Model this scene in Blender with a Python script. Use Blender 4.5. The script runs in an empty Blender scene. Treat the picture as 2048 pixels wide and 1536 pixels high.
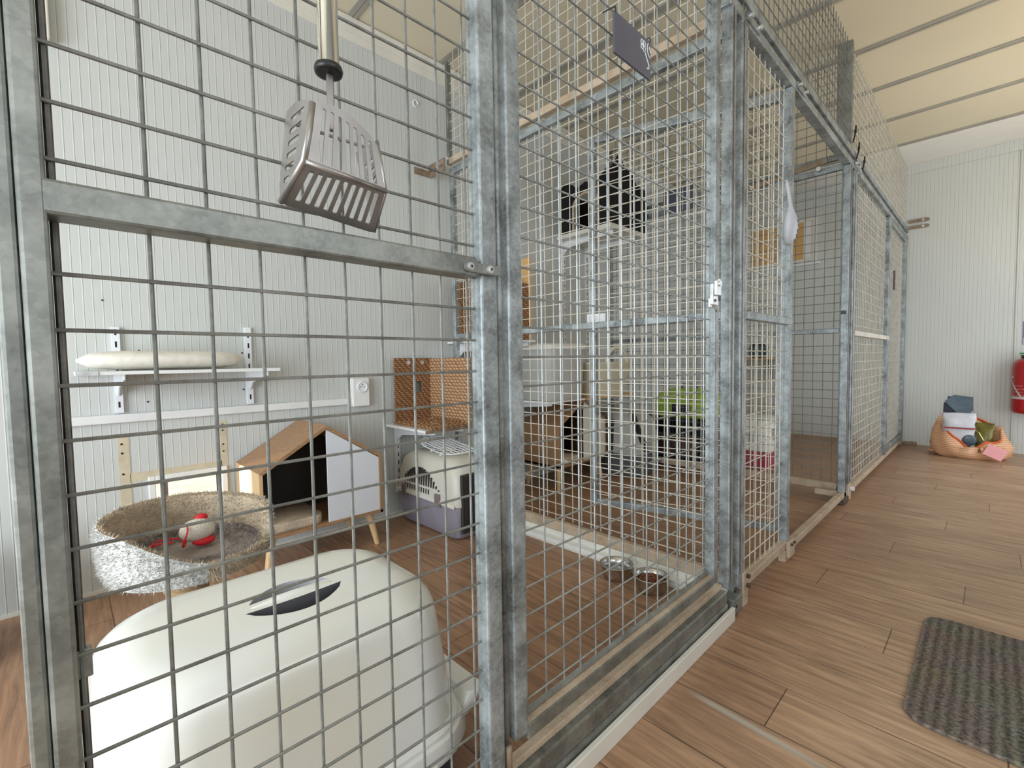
import bpy, bmesh, math, random
from mathutils import Vector, Matrix
random.seed(7)
PI = math.pi
sc = bpy.context.scene
COL = sc.collection

# ---------------------------------------------------------------- materials
def mk(name):
    m = bpy.data.materials.new(name); m.use_nodes = True
    nt = m.node_tree; b = nt.nodes['Principled BSDF']
    return m, nt, b
def N(nt, t, **k):
    n = nt.nodes.new(t)
    for a, v in k.items():
        if a.startswith('i_'): n.inputs[a[2:].replace('_', ' ')].default_value = v
        else: setattr(n, a, v)
    return n
def mat(name, c, rough=.5, metal=0., var=.12, scale=8., bump=0., bscale=60., c2=None, coat=0., stretch=None, spec=.5, trans=0.):
    m, nt, b = mk(name); L = nt.links
    tc = N(nt, 'ShaderNodeTexCoord'); src = tc.outputs['Object']
    if stretch:
        mp = N(nt, 'ShaderNodeMapping'); mp.inputs['Scale'].default_value = stretch
        L.new(src, mp.inputs['Vector']); src = mp.outputs['Vector']
    n = N(nt, 'ShaderNodeTexNoise'); n.inputs['Scale'].default_value = scale; n.inputs['Detail'].default_value = 6
    L.new(src, n.inputs['Vector'])
    r = N(nt, 'ShaderNodeValToRGB'); L.new(n.outputs['Fac'], r.inputs['Fac'])
    if c2 is None: c2 = tuple(max(0, x*(1-var*2)) for x in c)
    r.color_ramp.elements[0].position = .32; r.color_ramp.elements[1].position = .68
    r.color_ramp.elements[0].color = (*c2, 1); r.color_ramp.elements[1].color = (*c, 1)
    L.new(r.outputs['Color'], b.inputs['Base Color'])
    b.inputs['Roughness'].default_value = rough; b.inputs['Metallic'].default_value = metal
    b.inputs['Specular IOR Level'].default_value = spec
    if coat: b.inputs['Coat Weight'].default_value = coat
    if trans: b.inputs['Transmission Weight'].default_value = trans
    if bump:
        n2 = N(nt, 'ShaderNodeTexNoise'); n2.inputs['Scale'].default_value = bscale; n2.inputs['Detail'].default_value = 4
        L.new(src, n2.inputs['Vector'])
        bp = N(nt, 'ShaderNodeBump'); bp.inputs['Strength'].default_value = bump; bp.inputs['Distance'].default_value = .01
        L.new(n2.outputs['Fac'], bp.inputs['Height']); L.new(bp.outputs['Normal'], b.inputs['Normal'])
    return m

def galv(name, dark=(.12, .13, .128), light=(.42, .465, .48), metal=.45, rough=.4):
    m, nt, b = mk(name); L = nt.links
    tc = N(nt, 'ShaderNodeTexCoord')
    v = N(nt, 'ShaderNodeTexVoronoi'); v.inputs['Scale'].default_value = 190
    n = N(nt, 'ShaderNodeTexNoise'); n.inputs['Scale'].default_value = 14; n.inputs['Detail'].default_value = 8; n.inputs['Roughness'].default_value = .65
    L.new(tc.outputs['Object'], v.inputs['Vector']); L.new(tc.outputs['Object'], n.inputs['Vector'])
    sp = N(nt, 'ShaderNodeSeparateColor'); L.new(v.outputs['Color'], sp.inputs['Color'])
    a = N(nt, 'ShaderNodeMath', operation='MULTIPLY_ADD'); L.new(sp.outputs[0], a.inputs[0]); a.inputs[1].default_value = .09; L.new(n.outputs['Fac'], a.inputs[2])
    r = N(nt, 'ShaderNodeValToRGB'); L.new(a.outputs[0], r.inputs['Fac'])
    r.color_ramp.elements[0].position = .36; r.color_ramp.elements[1].position = .70
    r.color_ramp.elements[0].color = (*dark, 1); r.color_ramp.elements[1].color = (*light, 1)
    L.new(r.outputs['Color'], b.inputs['Base Color'])
    b.inputs['Metallic'].default_value = metal
    rr = N(nt, 'ShaderNodeMapRange'); L.new(n.outputs['Fac'], rr.inputs['Value']); rr.inputs['To Min'].default_value = rough-.1; rr.inputs['To Max'].default_value = rough+.2
    L.new(rr.outputs[0], b.inputs['Roughness'])
    bp = N(nt, 'ShaderNodeBump'); bp.inputs['Strength'].default_value = .25; bp.inputs['Distance'].default_value = .002
    L.new(a.outputs[0], bp.inputs['Height']); L.new(bp.outputs['Normal'], b.inputs['Normal'])
    return m

def ribwall(name, axis, pitch=.0265, c=(.66, .67, .62), warm=(.62, .56, .42)):
    m, nt, b = mk(name); L = nt.links
    tc = N(nt, 'ShaderNodeTexCoord'); s = N(nt, 'ShaderNodeSeparateXYZ'); L.new(tc.outputs['Object'], s.inputs[0])
    d = N(nt, 'ShaderNodeMath', operation='DIVIDE'); L.new(s.outputs[axis], d.inputs[0]); d.inputs[1].default_value = pitch
    f = N(nt, 'ShaderNodeMath', operation='FRACT'); L.new(d.outputs[0], f.inputs[0])
    r = N(nt, 'ShaderNodeValToRGB'); L.new(f.outputs[0], r.inputs['Fac'])
    cr = r.color_ramp; cr.interpolation = 'LINEAR'
    pts = [(0, .70), (.06, .72), (.10, 1.0), (.85, 1.0), (.90, 1.18), (.96, 1.18), (1, .70)]  # shaded and lit edge of each groove put into the colour
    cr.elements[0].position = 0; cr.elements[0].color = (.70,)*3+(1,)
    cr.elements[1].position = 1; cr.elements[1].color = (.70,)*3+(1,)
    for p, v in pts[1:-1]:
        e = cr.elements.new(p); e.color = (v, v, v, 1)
    n = N(nt, 'ShaderNodeTexNoise'); n.inputs['Scale'].default_value = 1.3; n.inputs['Detail'].default_value = 7
    L.new(tc.outputs['Object'], n.inputs['Vector'])
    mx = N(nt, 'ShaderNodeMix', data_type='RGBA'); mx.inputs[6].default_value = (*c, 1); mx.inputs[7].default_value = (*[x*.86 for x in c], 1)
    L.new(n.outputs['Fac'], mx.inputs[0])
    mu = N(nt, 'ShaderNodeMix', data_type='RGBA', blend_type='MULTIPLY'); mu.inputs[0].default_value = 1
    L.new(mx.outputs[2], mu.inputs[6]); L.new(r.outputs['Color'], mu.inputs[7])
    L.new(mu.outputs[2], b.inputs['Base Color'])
    b.inputs['Roughness'].default_value = .42
    bp = N(nt, 'ShaderNodeBump'); bp.inputs['Strength'].default_value = .5; bp.inputs['Distance'].default_value = .004
    L.new(r.outputs['Color'], bp.inputs['Height']); L.new(bp.outputs['Normal'], b.inputs['Normal'])
    return m

def floormat():
    m, nt, b = mk('plank_floor'); L = nt.links
    tc = N(nt, 'ShaderNodeTexCoord')
    mp = N(nt, 'ShaderNodeMapping'); mp.inputs['Location'].default_value = (.43, .154, 0); L.new(tc.outputs['Object'], mp.inputs[0])
    sp_ = N(nt, 'ShaderNodeSeparateXYZ'); L.new(mp.outputs[0], sp_.inputs[0])
    q1 = N(nt, 'ShaderNodeMath', operation='DIVIDE'); L.new(sp_.outputs[1], q1.inputs[0]); q1.inputs[1].default_value = .17
    q2 = N(nt, 'ShaderNodeMath', operation='FLOOR'); L.new(q1.outputs[0], q2.inputs[0])
    q3 = N(nt, 'ShaderNodeMath', operation='MULTIPLY_ADD'); L.new(q2.outputs[0], q3.inputs[0]); q3.inputs[1].default_value = .618; L.new(sp_.outputs[0], q3.inputs[2])
    cb = N(nt, 'ShaderNodeCombineXYZ'); L.new(q3.outputs[0], cb.inputs[0]); L.new(sp_.outputs[1], cb.inputs[1])
    br = N(nt, 'ShaderNodeTexBrick'); L.new(cb.outputs[0], br.inputs['Vector'])
    br.offset = .0; br.inputs['Scale'].default_value = 1; br.inputs['Brick Width'].default_value = 1.0; br.inputs['Row Height'].default_value = .17
    br.inputs['Mortar Size'].default_value = .0016; br.inputs['Mortar Smooth'].default_value = .3; br.inputs['Bias'].default_value = 0
    br.inputs['Color1'].default_value = (.52, .355, .235, 1); br.inputs['Color2'].default_value = (.43, .285, .185, 1); br.inputs['Mortar'].default_value = (.13, .085, .055, 1)
    gm = N(nt, 'ShaderNodeMapping'); gm.inputs['Scale'].default_value = (2.2, 26, 1); L.new(tc.outputs['Object'], gm.inputs[0])
    g = N(nt, 'ShaderNodeTexNoise'); g.inputs['Scale'].default_value = 2.2; g.inputs['Detail'].default_value = 9; g.inputs['Roughness'].default_value = .62; g.inputs['Distortion'].default_value = .6
    L.new(gm.outputs[0], g.inputs['Vector'])
    gr = N(nt, 'ShaderNodeValToRGB'); L.new(g.outputs['Fac'], gr.inputs['Fac'])
    gr.color_ramp.elements[0].position = .34; gr.color_ramp.elements[0].color = (.52, .50, .48, 1)
    gr.color_ramp.elements[1].position = .66; gr.color_ramp.elements[1].color = (1.22, 1.2, 1.15, 1)
    mu = N(nt, 'ShaderNodeMix', data_type='RGBA', blend_type='MULTIPLY'); mu.inputs[0].default_value = .8
    L.new(br.outputs['Color'], mu.inputs[6]); L.new(gr.outputs[0], mu.inputs[7])
    # broad noise that breaks up the redder, darker band
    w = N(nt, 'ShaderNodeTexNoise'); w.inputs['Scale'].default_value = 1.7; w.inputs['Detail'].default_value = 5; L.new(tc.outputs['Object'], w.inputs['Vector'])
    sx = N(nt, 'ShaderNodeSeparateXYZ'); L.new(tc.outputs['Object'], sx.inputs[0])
    # redder, darker band near the fence line and inside the pens (x < .15)
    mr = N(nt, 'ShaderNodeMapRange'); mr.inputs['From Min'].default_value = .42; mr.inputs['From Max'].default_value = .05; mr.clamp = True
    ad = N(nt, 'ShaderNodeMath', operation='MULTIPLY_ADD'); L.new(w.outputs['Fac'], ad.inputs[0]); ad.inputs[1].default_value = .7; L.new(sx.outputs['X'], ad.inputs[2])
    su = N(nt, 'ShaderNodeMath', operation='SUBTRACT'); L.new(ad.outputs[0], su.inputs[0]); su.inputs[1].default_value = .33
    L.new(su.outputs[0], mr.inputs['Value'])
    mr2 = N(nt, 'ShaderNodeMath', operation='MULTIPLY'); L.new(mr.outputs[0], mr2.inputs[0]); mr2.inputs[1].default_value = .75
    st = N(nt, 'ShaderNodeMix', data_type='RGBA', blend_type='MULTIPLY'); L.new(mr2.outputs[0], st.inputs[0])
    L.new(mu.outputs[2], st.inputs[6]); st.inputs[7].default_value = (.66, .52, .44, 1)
    # pale worn streak along one joint in the corridor
    e1 = N(nt, 'ShaderNodeMath', operation='MULTIPLY_ADD'); L.new(sx.outputs['X'], e1.inputs[0]); e1.inputs[1].default_value = -.08; e1.inputs[2].default_value = 1.033
    e2 = N(nt, 'ShaderNodeMath', operation='SUBTRACT'); L.new(sx.outputs['Y'], e2.inputs[0]); L.new(e1.outputs[0], e2.inputs[1])
    e3 = N(nt, 'ShaderNodeMath', operation='ABSOLUTE'); L.new(e2.outputs[0], e3.inputs[0])
    e4 = N(nt, 'ShaderNodeMapRange'); e4.inputs['From Min'].default_value = .014; e4.inputs['From Max'].default_value = .003; L.new(e3.outputs[0], e4.inputs['Value'])
    e5 = N(nt, 'ShaderNodeMapRange'); e5.inputs['From Min'].default_value = .06; e5.inputs['From Max'].default_value = .13; L.new(sx.outputs['X'], e5.inputs['Value'])
    e6 = N(nt, 'ShaderNodeMapRange'); e6.inputs['From Min'].default_value = .50; e6.inputs['From Max'].default_value = .30; L.new(sx.outputs['X'], e6.inputs['Value'])
    e7 = N(nt, 'ShaderNodeMath', operation='MULTIPLY'); L.new(e4.outputs[0], e7.inputs[0]); L.new(e5.outputs[0], e7.inputs[1])
    e8 = N(nt, 'ShaderNodeMath', operation='MULTIPLY'); L.new(e7.outputs[0], e8.inputs[0]); L.new(e6.outputs[0], e8.inputs[1])
    e9 = N(nt, 'ShaderNodeMath', operation='MULTIPLY'); L.new(e8.outputs[0], e9.inputs[0]); e9.inputs[1].default_value = .6
    sk_ = N(nt, 'ShaderNodeMix', data_type='RGBA'); L.new(e9.outputs[0], sk_.inputs[0]); L.new(st.outputs[2], sk_.inputs[6]); sk_.inputs[7].default_value = (.46, .47, .42, 1)
    L.new(sk_.outputs[2], b.inputs['Base Color'])
    b.inputs['Roughness'].default_value = .42
    bp = N(nt, 'ShaderNodeBump'); bp.inputs['Strength'].default_value = .15; bp.inputs['Distance'].default_value = .002
    L.new(br.outputs['Fac'], bp.inputs['Height']); bp.invert = True
    bp2 = N(nt, 'ShaderNodeBump'); bp2.inputs['Strength'].default_value = .12; bp2.inputs['Distance'].default_value = .003
    L.new(g.outputs['Fac'], bp2.inputs['Height']); L.new(bp.outputs[0], bp2.inputs['Normal']); L.new(bp2.outputs[0], b.inputs['Normal'])
    return m

def woven(name, c1=(.47, .26, .12), c2=(.15, .06, .025), sx=75, sy=115, axes=(1, 2)):
    m, nt, b = mk(name); L = nt.links
    tc = N(nt, 'ShaderNodeTexCoord')
    w = N(nt, 'ShaderNodeTexWave', wave_type='BANDS', bands_direction='Z'); w.inputs['Scale'].default_value = sy/6.28*1.6; w.inputs['Distortion'].default_value = 2.2; w.inputs['Detail'].default_value = 3
    w2 = N(nt, 'ShaderNodeTexWave', wave_type='BANDS', bands_direction='DIAGONAL'); w2.inputs['Scale'].default_value = sx/6.28*1.6; w2.inputs['Distortion'].default_value = 5; w2.inputs['Detail'].default_value = 3
    L.new(tc.outputs['Object'], w.inputs['Vector']); L.new(tc.outputs['Object'], w2.inputs['Vector'])
    a = N(nt, 'ShaderNodeMath', operation='MULTIPLY'); L.new(w.outputs['Fac'], a.inputs[0]); L.new(w2.outputs['Fac'], a.inputs[1])
    r = N(nt, 'ShaderNodeValToRGB'); L.new(a.outputs[0], r.inputs['Fac'])
    r.color_ramp.elements[0].position = .02; r.color_ramp.elements[0].color = (*c2, 1); r.color_ramp.elements[1].position = .38; r.color_ramp.elements[1].color = (*c1, 1)
    L.new(r.outputs[0], b.inputs['Base Color']); b.inputs['Roughness'].default_value = .85
    bp = N(nt, 'ShaderNodeBump'); bp.inputs['Strength'].default_value = .9; bp.inputs['Distance'].default_value = .006
    L.new(a.outputs[0], bp.inputs['Height']); L.new(bp.outputs[0], b.inputs['Normal'])
    return m

M = {}
M['galv'] = galv('galvanised_steel')
M['galvd'] = galv('galvanised_steel_dull', (.15, .16, .148), (.33, .345, .32), metal=.7, rough=.42)
M['galvdustlit'] = galv('galvanised_steel_dusty_lit', (.38, .28, .19), (.56, .46, .35), metal=.1, rough=.6)  # dust brown, reused as painted warm light on the upper divider rail
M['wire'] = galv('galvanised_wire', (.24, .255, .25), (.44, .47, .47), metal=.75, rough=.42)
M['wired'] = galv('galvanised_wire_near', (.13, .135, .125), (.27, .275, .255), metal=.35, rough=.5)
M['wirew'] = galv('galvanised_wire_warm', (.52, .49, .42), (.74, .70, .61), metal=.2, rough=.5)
M['zinc'] = mat('bright_zinc', (.80, .81, .82), .3, .7, .15, 40)
M['rust'] = mat('rusty_steel', (.34, .28, .21), .6, .4, .3, 30, c2=(.22, .14, .085))
M['bolt'] = mat('dark_bolt', (.16, .12, .10), .5, .6, .3, 80)
M['black'] = mat('black_plastic', (.012, .012, .014), .4)
M['felt'] = mat('black_felt', (.006, .006, .008), .95, bump=.3, bscale=200)
M['white'] = mat('white_pvc', (.80, .81, .80), .38, var=.04)
M['whitewarm'] = mat('aged_white_pvc', (.74, .72, .65), .4, var=.05)
M['whitesteel'] = mat('white_enamel', (.80, .83, .86), .35, var=.03)
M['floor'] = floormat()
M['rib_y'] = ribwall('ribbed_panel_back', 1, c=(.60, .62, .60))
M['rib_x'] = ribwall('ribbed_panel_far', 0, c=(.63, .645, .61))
M['rib_r'] = ribwall('ribbed_panel_right', 1, c=(.30, .295, .27))  # unseen right wall, coloured dark to cut fill on the fence fronts
M['ceil'] = mat('ceiling_panel', (.70, .63, .475), .55, var=.04, scale=1.2)
M['ceilw'] = mat('ceiling_white', (.82, .81, .77), .5, var=.02)
M['seam'] = mat('ceiling_joint', (.38, .36, .31), .6, var=.08)
M['hood'] = mat('cream_white_plastic', (.76, .775, .76), .22, var=.03, scale=4, coat=.25, c2=(.76, .745, .65))
M['teal'] = mat('dark_teal_plastic', (.012, .055, .085), .35, var=.1)
M['hole'] = mat('recess_shade', (.10, .10, .11), .6)  # shade inside the near hand hole put into the colour
M['hole2'] = mat('recess_shade_pale', (.42, .43, .45), .5)  # lighter shade of the far hand hole, also put into the colour
M['woodf'] = mat('oak_veneer', (.40, .235, .125), .5, var=.18, scale=3, stretch=(60, 4, 40), c2=(.27, .15, .075))
M['woodl'] = mat('light_beech', (.68, .46, .24), .5, var=.1, scale=4, stretch=(30, 30, 3))
M['insidedark'] = mat('dark_inside', (.045, .038, .034), .7)  # near-black painted in for the unlit inside of houses, vents and carriers
M['hwhite'] = mat('white_board', (.70, .73, .78), .35, var=.02)
M['furw'] = mat('cream_fur', (.62, .62, .60), .95, var=.06, scale=25, bump=.5, bscale=180)
M['furt'] = mat('tan_fur', (.60, .49, .36), .95, var=.15, scale=22, bump=.5, bscale=180)
M['furg'] = mat('greige_fur', (.46, .40, .37), .95, var=.2, scale=20, bump=.6, bscale=160)
M['sisal'] = mat('sisal_rope', (.50, .33, .17), .85, var=.2, scale=10, stretch=(3, 3, 60), bump=.6, bscale=10)
M['red'] = mat('red_yarn', (.72, .02, .03), .7, var=.1)
M['ball'] = mat('wool_felt', (.74, .68, .58), .95, var=.08, scale=50, bump=.4, bscale=220)
M['weave'] = woven('water_hyacinth_weave')
M['weavel'] = woven('pale_hyacinth_weave', (.58, .37, .20), (.25, .12, .055), 80, 75)
M['cushion'] = mat('cream_fabric', (.80, .76, .68), .9, var=.05, scale=30, bump=.35, bscale=25)
M['carr'] = mat('cream_carrier_plastic', (.62, .61, .54), .4, var=.08, scale=3, c2=(.50, .47, .39))
M['lilac'] = mat('grey_lilac_plastic', (.30, .28, .34), .45, var=.08)
M['mauve'] = mat('mauve_clip', (.26, .20, .20), .5)
M['cream'] = mat('cream_tub_plastic', (.74, .70, .54), .45, var=.04)
M['greyp'] = mat('grey_plastic', (.46, .46, .43), .5, var=.06)
M['greyd'] = mat('dark_grey_plastic', (.12, .13, .14), .5, var=.1)
M['lime'] = mat('lime_plastic', (.34, .50, .04), .4, var=.08)
M['pink'] = mat('raspberry_plastic', (.52, .07, .14), .4, var=.06)
M['steel'] = mat('brushed_steel', (.62, .61, .60), .24, 1., .1, 30)
M['scoop'] = mat('worn_steel', (.40, .38, .365), .38, .8, .18, 14)
M['chrome'] = mat('chrome', (.82, .84, .86), .10, 1., .03)
M['kibble'] = mat('kibble', (.26, .09, .035), .8, var=.35, scale=60)
M['water'] = mat('water', (.55, .60, .60), .05, var=.02, trans=.8)
M['slate'] = mat('slate_board', (.10, .105, .145), .32, var=.12, scale=6)
M['chalk'] = mat('white_chalk', (.88, .9, .92), .8)
M['extred'] = mat('extinguisher_red', (.46, .012, .018), .3, coat=.4, var=.05)
M['label'] = mat('label_white', (.66, .60, .58), .5, var=.05)
M['labelred'] = mat('label_print', (.50, .10, .10), .5, var=.3, scale=90)
M['green'] = mat('green_plastic', (.04, .30, .09), .4)
M['purple'] = mat('purple_card', (.22, .14, .34), .5)
M['mat'] = None
M['orange'] = mat('orange_trim', (.80, .13, .02), .6)
M['bagblue'] = mat('blue_grey_foil', (.10, .15, .20), .35, var=.2, scale=18, bump=.3, bscale=20)
M['bagwhite'] = mat('silver_white_foil', (.66, .68, .74), .3, var=.08, scale=14, bump=.4, bscale=16)
M['bagolive'] = mat('olive_foil', (.22, .19, .03), .3, var=.4, scale=14, bump=.5, bscale=16)
M['pinkcard'] = mat('pink_card', (.82, .36, .38), .6, var=.03)
M['navy'] = mat('navy_dark', (.02, .025, .05), .5)
M['spoonp'] = mat('pale_lilac_plastic', (.58, .60, .66), .4, var=.05)
M['plyo'] = mat('orange_wood', (.70, .42, .17), .55, var=.08, scale=3, stretch=(20, 20, 3))
M['glow'] = mat('outdoor_ground', (.85, .78, .60), .9)
M['glassf'] = mat('window_frame_white', (.78, .78, .76), .4, var=.03)
M['stain'] = mat('old_glue_stain', (.62, .55, .40), .6, var=.1, scale=20)
M['darkdrill'] = mat('drill_hole', (.02, .02, .02), .9)

def bagmat():
    m, nt, b = mk('striped_woven_bag'); L = nt.links
    tc = N(nt, 'ShaderNodeTexCoord'); w = N(nt, 'ShaderNodeTexWave', wave_type='BANDS', bands_direction='Z'); w.inputs['Scale'].default_value = 22; w.inputs['Distortion'].default_value = .8
    L.new(tc.outputs['Object'], w.inputs['Vector'])
    r = N(nt, 'ShaderNodeValToRGB'); L.new(w.outputs['Fac'], r.inputs['Fac'])
    r.color_ramp.elements[0].position = .3; r.color_ramp.elements[0].color = (.58, .27, .12, 1)
    r.color_ramp.elements[1].position = .6; r.color_ramp.elements[1].color = (.78, .50, .32, 1)
    L.new(r.outputs[0], b.inputs['Base Color']); b.inputs['Roughness'].default_value = .55
    return m
M['bag'] = bagmat()
def matmat():
    m, nt, b = mk('ribbed_doormat'); L = nt.links
    tc = N(nt, 'ShaderNodeTexCoord'); w = N(nt, 'ShaderNodeTexWave', wave_type='BANDS', bands_direction='X'); w.inputs['Scale'].default_value = 14; w.inputs['Distortion'].default_value = .5
    L.new(tc.outputs['Object'], w.inputs['Vector'])
    n = N(nt, 'ShaderNodeTexNoise'); n.inputs['Scale'].default_value = 120; n.inputs['Detail'].default_value = 5; L.new(tc.outputs['Object'], n.inputs['Vector'])
    n3 = N(nt, 'ShaderNodeTexNoise'); n3.inputs['Scale'].default_value = 9; L.new(tc.outputs['Object'], n3.inputs['Vector'])
    a = N(nt, 'ShaderNodeMath', operation='MULTIPLY_ADD'); L.new(w.outputs['Fac'], a.inputs[0]); a.inputs[1].default_value = .22; L.new(n.outputs['Fac'], a.inputs[2])
    r = N(nt, 'ShaderNodeValToRGB'); L.new(a.outputs[0], r.inputs['Fac'])
    r.color_ramp.elements[0].position = .38; r.color_ramp.elements[0].color = (.075, .064, .052, 1)
    r.color_ramp.elements[1].position = .85; r.color_ramp.elements[1].color = (.34, .29, .235, 1)
    mu = N(nt, 'ShaderNodeMix', data_type='RGBA', blend_type='MULTIPLY'); mu.inputs[0].default_value = .5
    L.new(r.outputs[0], mu.inputs[6]); L.new(n3.outputs['Color'], mu.inputs[7])
    L.new(mu.outputs[2], b.inputs['Base Color']); b.inputs['Roughness'].default_value = .95
    bp = N(nt, 'ShaderNodeBump'); bp.inputs['Strength'].default_value = 1; bp.inputs['Distance'].default_value = .006
    L.new(a.outputs[0], bp.inputs['Height']); L.new(bp.outputs[0], b.inputs['Normal'])
    return m
M['mat'] = matmat()

# ---------------------------------------------------------------- mesh builder
class MB:
    def __init__(s, T=None): s.v = []; s.f = []; s.T = T; s.mi = []; s.cur = 0
    def add(s, vs, fs):
        o = len(s.v)
        for p in vs:
            p = Vector(p)
            if s.T is not None: p = s.T @ p
            s.v.append(p[:])
        for f in fs: s.f.append([i+o for i in f]); s.mi.append(s.cur)
        return s
    def box(s, a, b):
        x0, y0, z0 = a; x1, y1, z1 = b
        x0, x1 = sorted((x0, x1)); y0, y1 = sorted((y0, y1)); z0, z1 = sorted((z0, z1))
        return s.add([(x0,y0,z0),(x1,y0,z0),(x1,y1,z0),(x0,y1,z0),(x0,y0,z1),(x1,y0,z1),(x1,y1,z1),(x0,y1,z1)],
                     [(0,3,2,1),(4,5,6,7),(0,1,5,4),(1,2,6,5),(2,3,7,6),(3,0,4,7)])
    def cyl(s, a, b, r, n=8, r2=None, cap=True):
        a = Vector(a); b = Vector(b); d = (b-a).normalized(); r2 = r if r2 is None else r2
        u = d.orthogonal().normalized(); w = d.cross(u)
        vs = []
        for p, rr in ((a, r), (b, r2)):
            for i in range(n):
                t = 2*PI*i/n; vs.append(p + (u*math.cos(t)+w*math.sin(t))*rr)
        fs = [(i, (i+1) % n, n+(i+1) % n, n+i) for i in range(n)]
        if cap: fs += [tuple(range(n-1, -1, -1)), tuple(range(n, 2*n))]
        return s.add(vs, fs)
    def tube(s, pts, r, n=8, closed=False):
        pts = [Vector(p) for p in pts]; m = len(pts); vs = []; fs = []
        u = None
        for k, p in enumerate(pts):
            if closed: d = pts[(k+1) % m]-pts[k-1]
            else: d = pts[min(k+1, m-1)]-pts[max(k-1, 0)]
            d = d.normalized() if d.length > 1e-9 else Vector((0, 0, 1))
            if u is None: u = d.orthogonal().normalized()
            u = (u - d*u.dot(d)); u = u.normalized() if u.length > 1e-6 else d.orthogonal().normalized()
            w = d.cross(u); rr = r[k] if isinstance(r, (list, tuple)) else r
            for i in range(n):
                t = 2*PI*i/n; vs.append(p+(u*math.cos(t)+w*math.sin(t))*rr)
        for k in range(m if closed else m-1):
            k2 = (k+1) % m
            for i in range(n):
                j = (i+1) % n; fs.append((k*n+i, k*n+j, k2*n+j, k2*n+i))
        if not closed: fs += [tuple(range(n-1, -1, -1)), tuple(range((m-1)*n, m*n))]
        return s.add(vs, fs)
    def lathe(s, prof, c=(0, 0, 0), n=32, capb=True, capt=False):
        vs = []; fs = []; m = len(prof)
        for r, z in prof:
            for i in range(n):
                t = 2*PI*i/n; vs.append((c[0]+r*math.cos(t), c[1]+r*math.sin(t), c[2]+z))
        for k in range(m-1):
            for i in range(n):
                j = (i+1) % n; fs.append((k*n+i, k*n+j, (k+1)*n+j, (k+1)*n+i))
        if capb: fs.append(tuple(range(n-1, -1, -1)))
        if capt: fs.append(tuple(range((m-1)*n, m*n)))
        return s.add(vs, fs)
    def prism(s, poly, d0, d1, axis=0):
        # poly in the other two axes
        n = len(poly)
        def mkp(p, d):
            if axis == 0: return (d, p[0], p[1])
            if axis == 1: return (p[0], d, p[1])
            return (p[0], p[1], d)
        vs = [mkp(p, d0) for p in poly]+[mkp(p, d1) for p in poly]
        fs = [(i, (i+1) % n, n+(i+1) % n, n+i) for i in range(n)]+[tuple(range(n-1, -1, -1)), tuple(range(n, 2*n))]
        return s.add(vs, fs)
    def rings(s, rings, capb=True, capt=True):
        n = len(rings[0]); vs = [p for r in rings for p in r]; fs = []
        for k in range(len(rings)-1):
            for i in range(n):
                j = (i+1) % n; fs.append((k*n+i, k*n+j, (k+1)*n+j, (k+1)*n+i))
        if capb: fs.append(tuple(range(n-1, -1, -1)))
        if capt: fs.append(tuple(range((len(rings)-1)*n, len(rings)*n)))
        return s.add(vs, fs)
    def sphere(s, c, r, nu=12, nv=8, sc=(1, 1, 1)):
        vs = []; fs = []
        for k in range(1, nv):
            ph = PI*k/nv
            for i in range(nu):
                t = 2*PI*i/nu
                vs.append((c[0]+r*sc[0]*math.sin(ph)*math.cos(t), c[1]+r*sc[1]*math.sin(ph)*math.sin(t), c[2]+r*sc[2]*math.cos(ph)))
        vs += [(c[0], c[1], c[2]+r*sc[2]), (c[0], c[1], c[2]-r*sc[2])]
        T_ = len(vs)-2; B_ = len(vs)-1
        for k in range(nv-2):
            for i in range(nu):
                j = (i+1) % nu; fs.append((k*nu+i, (k+1)*nu+i, (k+1)*nu+j, k*nu+j))
        for i in range(nu):
            j = (i+1) % nu; fs.append((T_, i, j)); fs.append((B_, (nv-2)*nu+j, (nv-2)*nu+i))
        return s.add(vs, fs)
    def obj(s, name, m, parent=None, bevel=0, smooth=False, seg=2, autosm=None):
        me = bpy.data.meshes.new(name); me.from_pydata(s.v, [], s.f); me.update()
        bm = bmesh.new(); bm.from_mesh(me); bmesh.ops.recalc_face_normals(bm, faces=bm.faces); bm.to_mesh(me); bm.free()
        ms = m if isinstance(m, (list, tuple)) else [m]
        for q in ms: me.materials.append(q)
        if len(ms) > 1:
            for p, i in zip(me.polygons, s.mi): p.material_index = i
        o = bpy.data.objects.new(name, me); COL.objects.link(o)
        if parent: o.parent = parent
        if bevel:
            b = o.modifiers.new('b', 'BEVEL'); b.width = bevel; b.segments = seg; b.limit_method = 'ANGLE'; b.angle_limit = .6
            smooth = True if smooth is None else smooth
        if smooth:
            for p in me.polygons: p.use_smooth = True
            if autosm:
                e = o.modifiers.new('e', 'EDGE_SPLIT'); e.split_angle = autosm
        return o

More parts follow.
